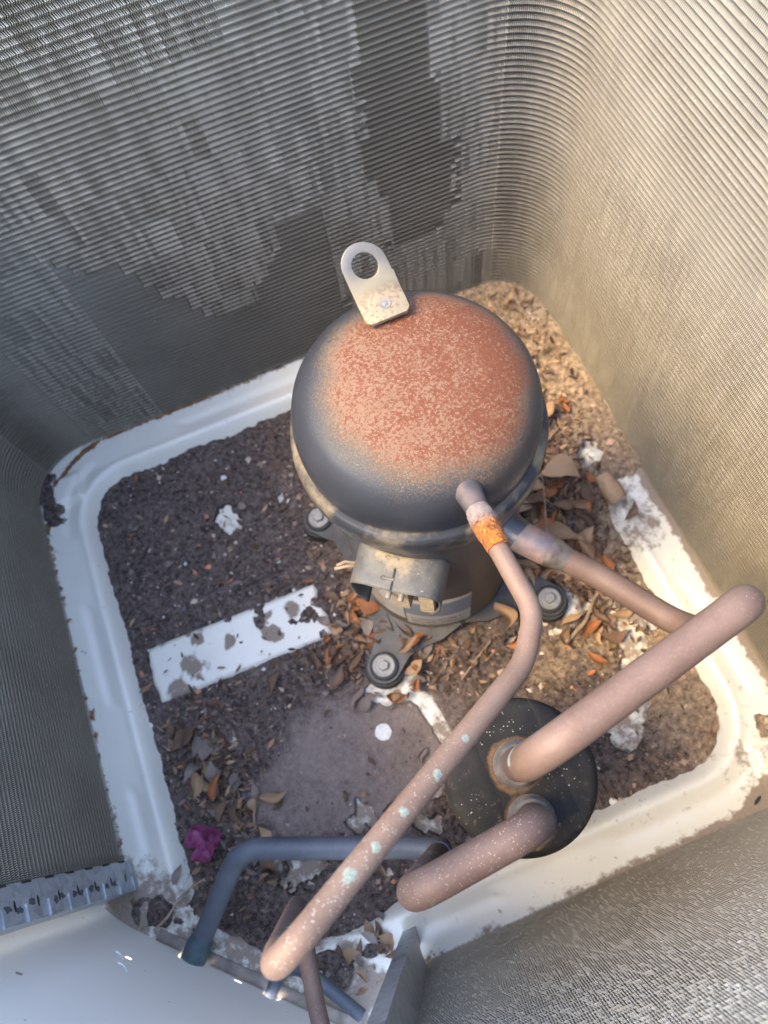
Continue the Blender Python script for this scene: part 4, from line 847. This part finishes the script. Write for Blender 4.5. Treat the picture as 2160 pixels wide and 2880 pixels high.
# rolled leaf with a pale inside
def rolled():
    root = empty('rolled_leaf', (0.285, 0.228, 0), 'rolled tan leaf like a small open tube near the right rim', 'leaf'); z = float(ground_z(0.285, 0.228)); d = Vector((-0.15, 0.95, 0.25)).normalized(); u = d.cross(Vector((0, 0, 1))).normalized(); w = u.cross(d); V = []; F = []
    n, mm = 22, 8
    for j in range(mm + 1):
        for i in range(n + 1):
            t = i / n; a = t * 2 * PI * 1.25; r = (0.0125 - 0.004 * t) * (0.72 + 0.28 * math.sin(PI * (0.25 + 0.7 * j / mm)))
            V.append(Vector((0.287, 0.209, z + 0.011)) + d * (0.034 * j / mm) + u * (r * math.cos(a)) + w * (r * math.sin(a)))
    for j in range(mm):
        for i in range(n): F.append((j * (n + 1) + i, j * (n + 1) + i + 1, (j + 1) * (n + 1) + i + 1, (j + 1) * (n + 1) + i))
    obj('leaf_roll', (V, F), LM['tan'], root); obj('white_plug', lathe(Vector((0.287, 0.209, z + 0.011)) + d * 0.020, [(0.0035, 0), (0.006, 0.006), (0.004, 0.013), (0, 0.014)], 14, d), M['white_chip'], root)
rolled()
def bract():
    root = empty('purple_bract', (-0.2525, 0.052, 0), 'crumpled purple flower bract beside the left rim', 'flower bract'); z = float(ground_z(-0.2525, 0.052)) + 0.004
    for k, (a0, L) in enumerate(((0.15, 0.020), (2.05, 0.021), (-1.45, 0.019))):
        V = []; F = []; n = 8; mm = 6; d = Vector((math.cos(a0), math.sin(a0), 0)); w = Vector((-d.y, d.x, 0))
        for i in range(n + 1):
            t = i / n; wd = 0.0128 * math.sin(PI * min(1, 0.10 + 0.895 * t)) ** 1.0
            for j in range(mm + 1):
                s = 2 * j / mm - 1; V.append(Vector((-0.2525, 0.052, z)) + d * (L * t) + w * (wd * s) + Vector((0, 0, 0.003 + 0.0140 * abs(s) ** 1.2 * math.sin(PI * (0.15 + 0.8 * t)) + 0.005 * t * (k != 1) + random.uniform(-0.0012, 0.0012) + 0.002 * k)))
        for i in range(n):
            for j in range(mm): F.append((i * (mm + 1) + j, i * (mm + 1) + j + 1, (i + 1) * (mm + 1) + j + 1, (i + 1) * (mm + 1) + j))
        obj('petal', (V, F), M['bract'], root, ang=80)
bract()
def twig(label, pts, r, name='twig', mat='stem'):
    P = [Vector((x, y, float(ground_z(x, y)) + dz)) for x, y, dz in pts]; root = empty(name, (P[0].x, P[0].y, 0), label, 'twig')
    obj('twig_stem', tube(resample(fillet(P, 0.03), 0.004), r, 8, True, 0.12, lambda t: r * (1.1 - 0.5 * t)), M[mat], root); return root
twig('brown stalk curving from the right mounting foot towards the suction pipe', [(0.166, 0.092, 0.004), (0.197, 0.105, 0.004), (0.222, 0.128, 0.005), (0.238, 0.133, 0.004)], 0.0021)
twig('thin straw stem leaning across the leaf heap', [(0.196, 0.196, 0.016), (0.213, 0.245, 0.028), (0.222, 0.268, 0.024)], 0.0008)
twig('thin dark twig on the litter below the front foot', [(0.05, 0.10, 0.004), (0.075, 0.115, 0.005), (0.095, 0.125, 0.004)], 0.0009)
twig('dry stalk with a shrivelled leaf tip beside the blue grey pipe end', [(-0.318, -0.004, 0.006), (-0.300, 0.002, 0.008), (-0.285, 0.016, 0.010), (-0.262, 0.021, 0.010)], 0.0013)
twig('bent dark stem curving up from silt beside the lone tan leaf', [(-0.202, 0.045, 0.003), (-0.198, 0.063, 0.006), (-0.185, 0.071, 0.004)], 0.0010)
# white paint spot on the silt
V = []; NS = 24
for q in (0.02, 0.35, 0.7, 1.0):
    for t in np.linspace(0, 2 * PI, NS, endpoint=False):
        rr = 0.0088 * q * random.uniform(0.94, 1.04); px, py = -0.047 + rr * math.cos(t), 0.083 + rr * math.sin(t); V.append((px, py, float(ground_z(px, py)) + 0.0011))
tag(obj('white_spot', (V, [(k * NS + i, k * NS + (i + 1) % NS, (k + 1) * NS + (i + 1) % NS, (k + 1) * NS + i) for k in range(3) for i in range(NS)]), M['white_chip']), 'round white splash on the grey brown silt in the middle of the pan', 'splash')
# dried dandelion-like seed tuft on the dome edge
tr = empty('seed_tuft', (0.1225, 0.178, 0.3815), 'tiny pale seed tuft stuck on the dome above the discharge fitting', 'seed tuft')
G_ = []
for k in range(11):
    a = 2 * PI * k / 11 + random.uniform(-.2, .2); L = random.uniform(0.002, 0.0036); p = Vector((0.1225, 0.178, 0.3815)); G_.append(tube([p, p + Vector((math.cos(a) * L, math.sin(a) * L, 0.0012 + 0.0008 * math.sin(a)))], 0.00028, 5))
obj('seed_hairs', join(*G_), M['white_chip'], tr)
# fine chips, grit and leaf crumbs: uncountable
def litter():
    n = 9000; V = []; F = []; T = []; k = 0
    pal = [(0.08, 0.055, 0.045), (0.13, 0.09, 0.07), (0.20, 0.14, 0.10), (0.30, 0.21, 0.15), (0.06, 0.045, 0.04), (0.17, 0.125, 0.105), (0.42, 0.33, 0.25), (0.45, 0.20, 0.11), (0.55, 0.52, 0.48), (0.10, 0.10, 0.115)]
    wts = [5, 5, 4, 3.4, 4, 4, 2.6, 1.0, 1.3, 0.9]
    xs = np.array([U(X0 + 0.02, X1 - 0.012) for _ in range(n)]); ys = np.array([U(Y0 + 0.01, Y1 - 0.012) for _ in range(n)])
    s = rim_dist(xs, ys); pz, dz = pan_h(xs, ys), dirt_h(xs, ys); sm_ = silt_mask(xs, ys); tm = tan_mask(xs, ys)
    for x, y, ss, a, b, sl, tn in zip(xs, ys, s, pz, dz, sm_, tm):
        if ss < 0.01 or b < a - 0.0012 or random.random() < sl * 0.85: continue
        if b < a and random.random() < 0.7: continue
        L = random.lognormvariate(-5.95, 0.72); L = min(L, 0.0125) * (0.75 if sl > 0.4 else 1); W = L * U(0.25, 0.8); H = min(W, L * 0.3) * U(0.2, 0.9); a0 = U(0, 2 * PI); ca, sa = math.cos(a0), math.sin(a0); tl = U(-0.5, 0.5); z = max(a, b) + H * 0.4
        base = len(V)
        for (u, w, h) in ((-L, 0, 0), (0, -W, 0.1), (L, 0, 0), (0, W, -0.1), (U(-.3, .3) * L, 0, 1)):
            u *= 0.5; w *= 0.5; V.append((x + u * ca - w * sa, y + u * sa + w * ca, z + h * H + tl * u))
        F += [(base, base + 1, base + 4), (base + 1, base + 2, base + 4), (base + 2, base + 3, base + 4), (base + 3, base, base + 4)]
        c = random.choices(pal, wts)[0]; g = U(0.75, 1.25); w3 = tn * 0.55
        c = tuple(min(1, (q * (1 - w3) + t * w3) * g) for q, t in zip(c, (0.40, 0.27, 0.17))); T += [(*c, 1)] * 5
    me = bpy.data.meshes.new('litter'); me.from_pydata(V, [], F); at = me.color_attributes.new('tint', 'FLOAT_COLOR', 'POINT'); at.data.foreach_set('color', np.array(T, np.float32).ravel())
    return tag(link('litter', me, M['litter']), 'fine chips, grit and leaf crumbs over the soil', kind='stuff')
litter()
def shards():
    V = []; F = []; T = []; n = 0
    while n < 3400:
        q = random.random()
        x, y = (G(0.21, 0.04), G(0.24, 0.10)) if q < 0.34 else ((G(-0.015, 0.05), G(0.175, 0.045)) if q < 0.6 else ((G(-0.22, 0.03), G(0.12, 0.07)) if q < 0.74 else ((U(0.12, 0.32), U(0.28, 0.52)) if q < 0.86 else (U(-0.27, 0.28), U(-0.07, 0.49)))))
        if not clear(x, y) or rim_dist(np.array([x]), np.array([y]))[0] < 0.055 and not (x > 0.2 and y > 0.24): continue
        if silt_mask(np.array([x]), np.array([y]))[0] > 0.25 and random.random() < 0.93: continue
        if abs(x + 0.15) < 0.118 and abs(y - 0.234) < 0.036 and random.random() < 0.85: continue
        if q > 0.86 and x < 0.0 and random.random() < 0.55: continue
        L = U(0.004, 0.013); W = L * U(0.15, 0.42); a0 = U(0, 2 * PI); ca, sa = math.cos(a0), math.sin(a0); z = float(ground_z(x, y)) + U(0.0006, 0.0045); t1, t2 = G(0, 0.45), G(0, 0.5); cu = U(-0.5, 1.0); b = len(V)
        for (u, w, c) in ((-1, 0, 1), (-0.35, -1, 0.1), (-0.35, 1, 0.1), (0.35, -0.9, 0.1), (0.35, 0.9, 0.1), (1, 0, 1)):
            uu, ww = u * L / 2, w * W / 2; V.append((x + uu * ca - ww * sa, y + uu * sa + ww * ca, z + uu * t1 + ww * t2 + cu * c * L * 0.22))
        F += [(b, b + 1, b + 2), (b + 1, b + 3, b + 4, b + 2), (b + 3, b + 5, b + 4)]
        c = random.choices([(0.06, 0.036, 0.026), (0.12, 0.072, 0.046), (0.20, 0.125, 0.075), (0.30, 0.19, 0.11), (0.17, 0.13, 0.11), (0.30, 0.11, 0.045)], [5, 5, 3, 2, 3 if x < 0 else 0.6, 0.5])[0]; g = U(0.7, 1.25)
        T += [(c[0] * g, c[1] * g, c[2] * g, 1)] * 6; n += 1
    me = bpy.data.meshes.new('leaf_litter'); me.from_pydata(V, [], F); at = me.color_attributes.new('tint', 'FLOAT_COLOR', 'POINT'); at.data.foreach_set('color', np.array(T, np.float32).ravel())
    tag(link('leaf_litter', me, M['litter']), 'broken curled leaf shards littering the pan', kind='stuff')
shards()
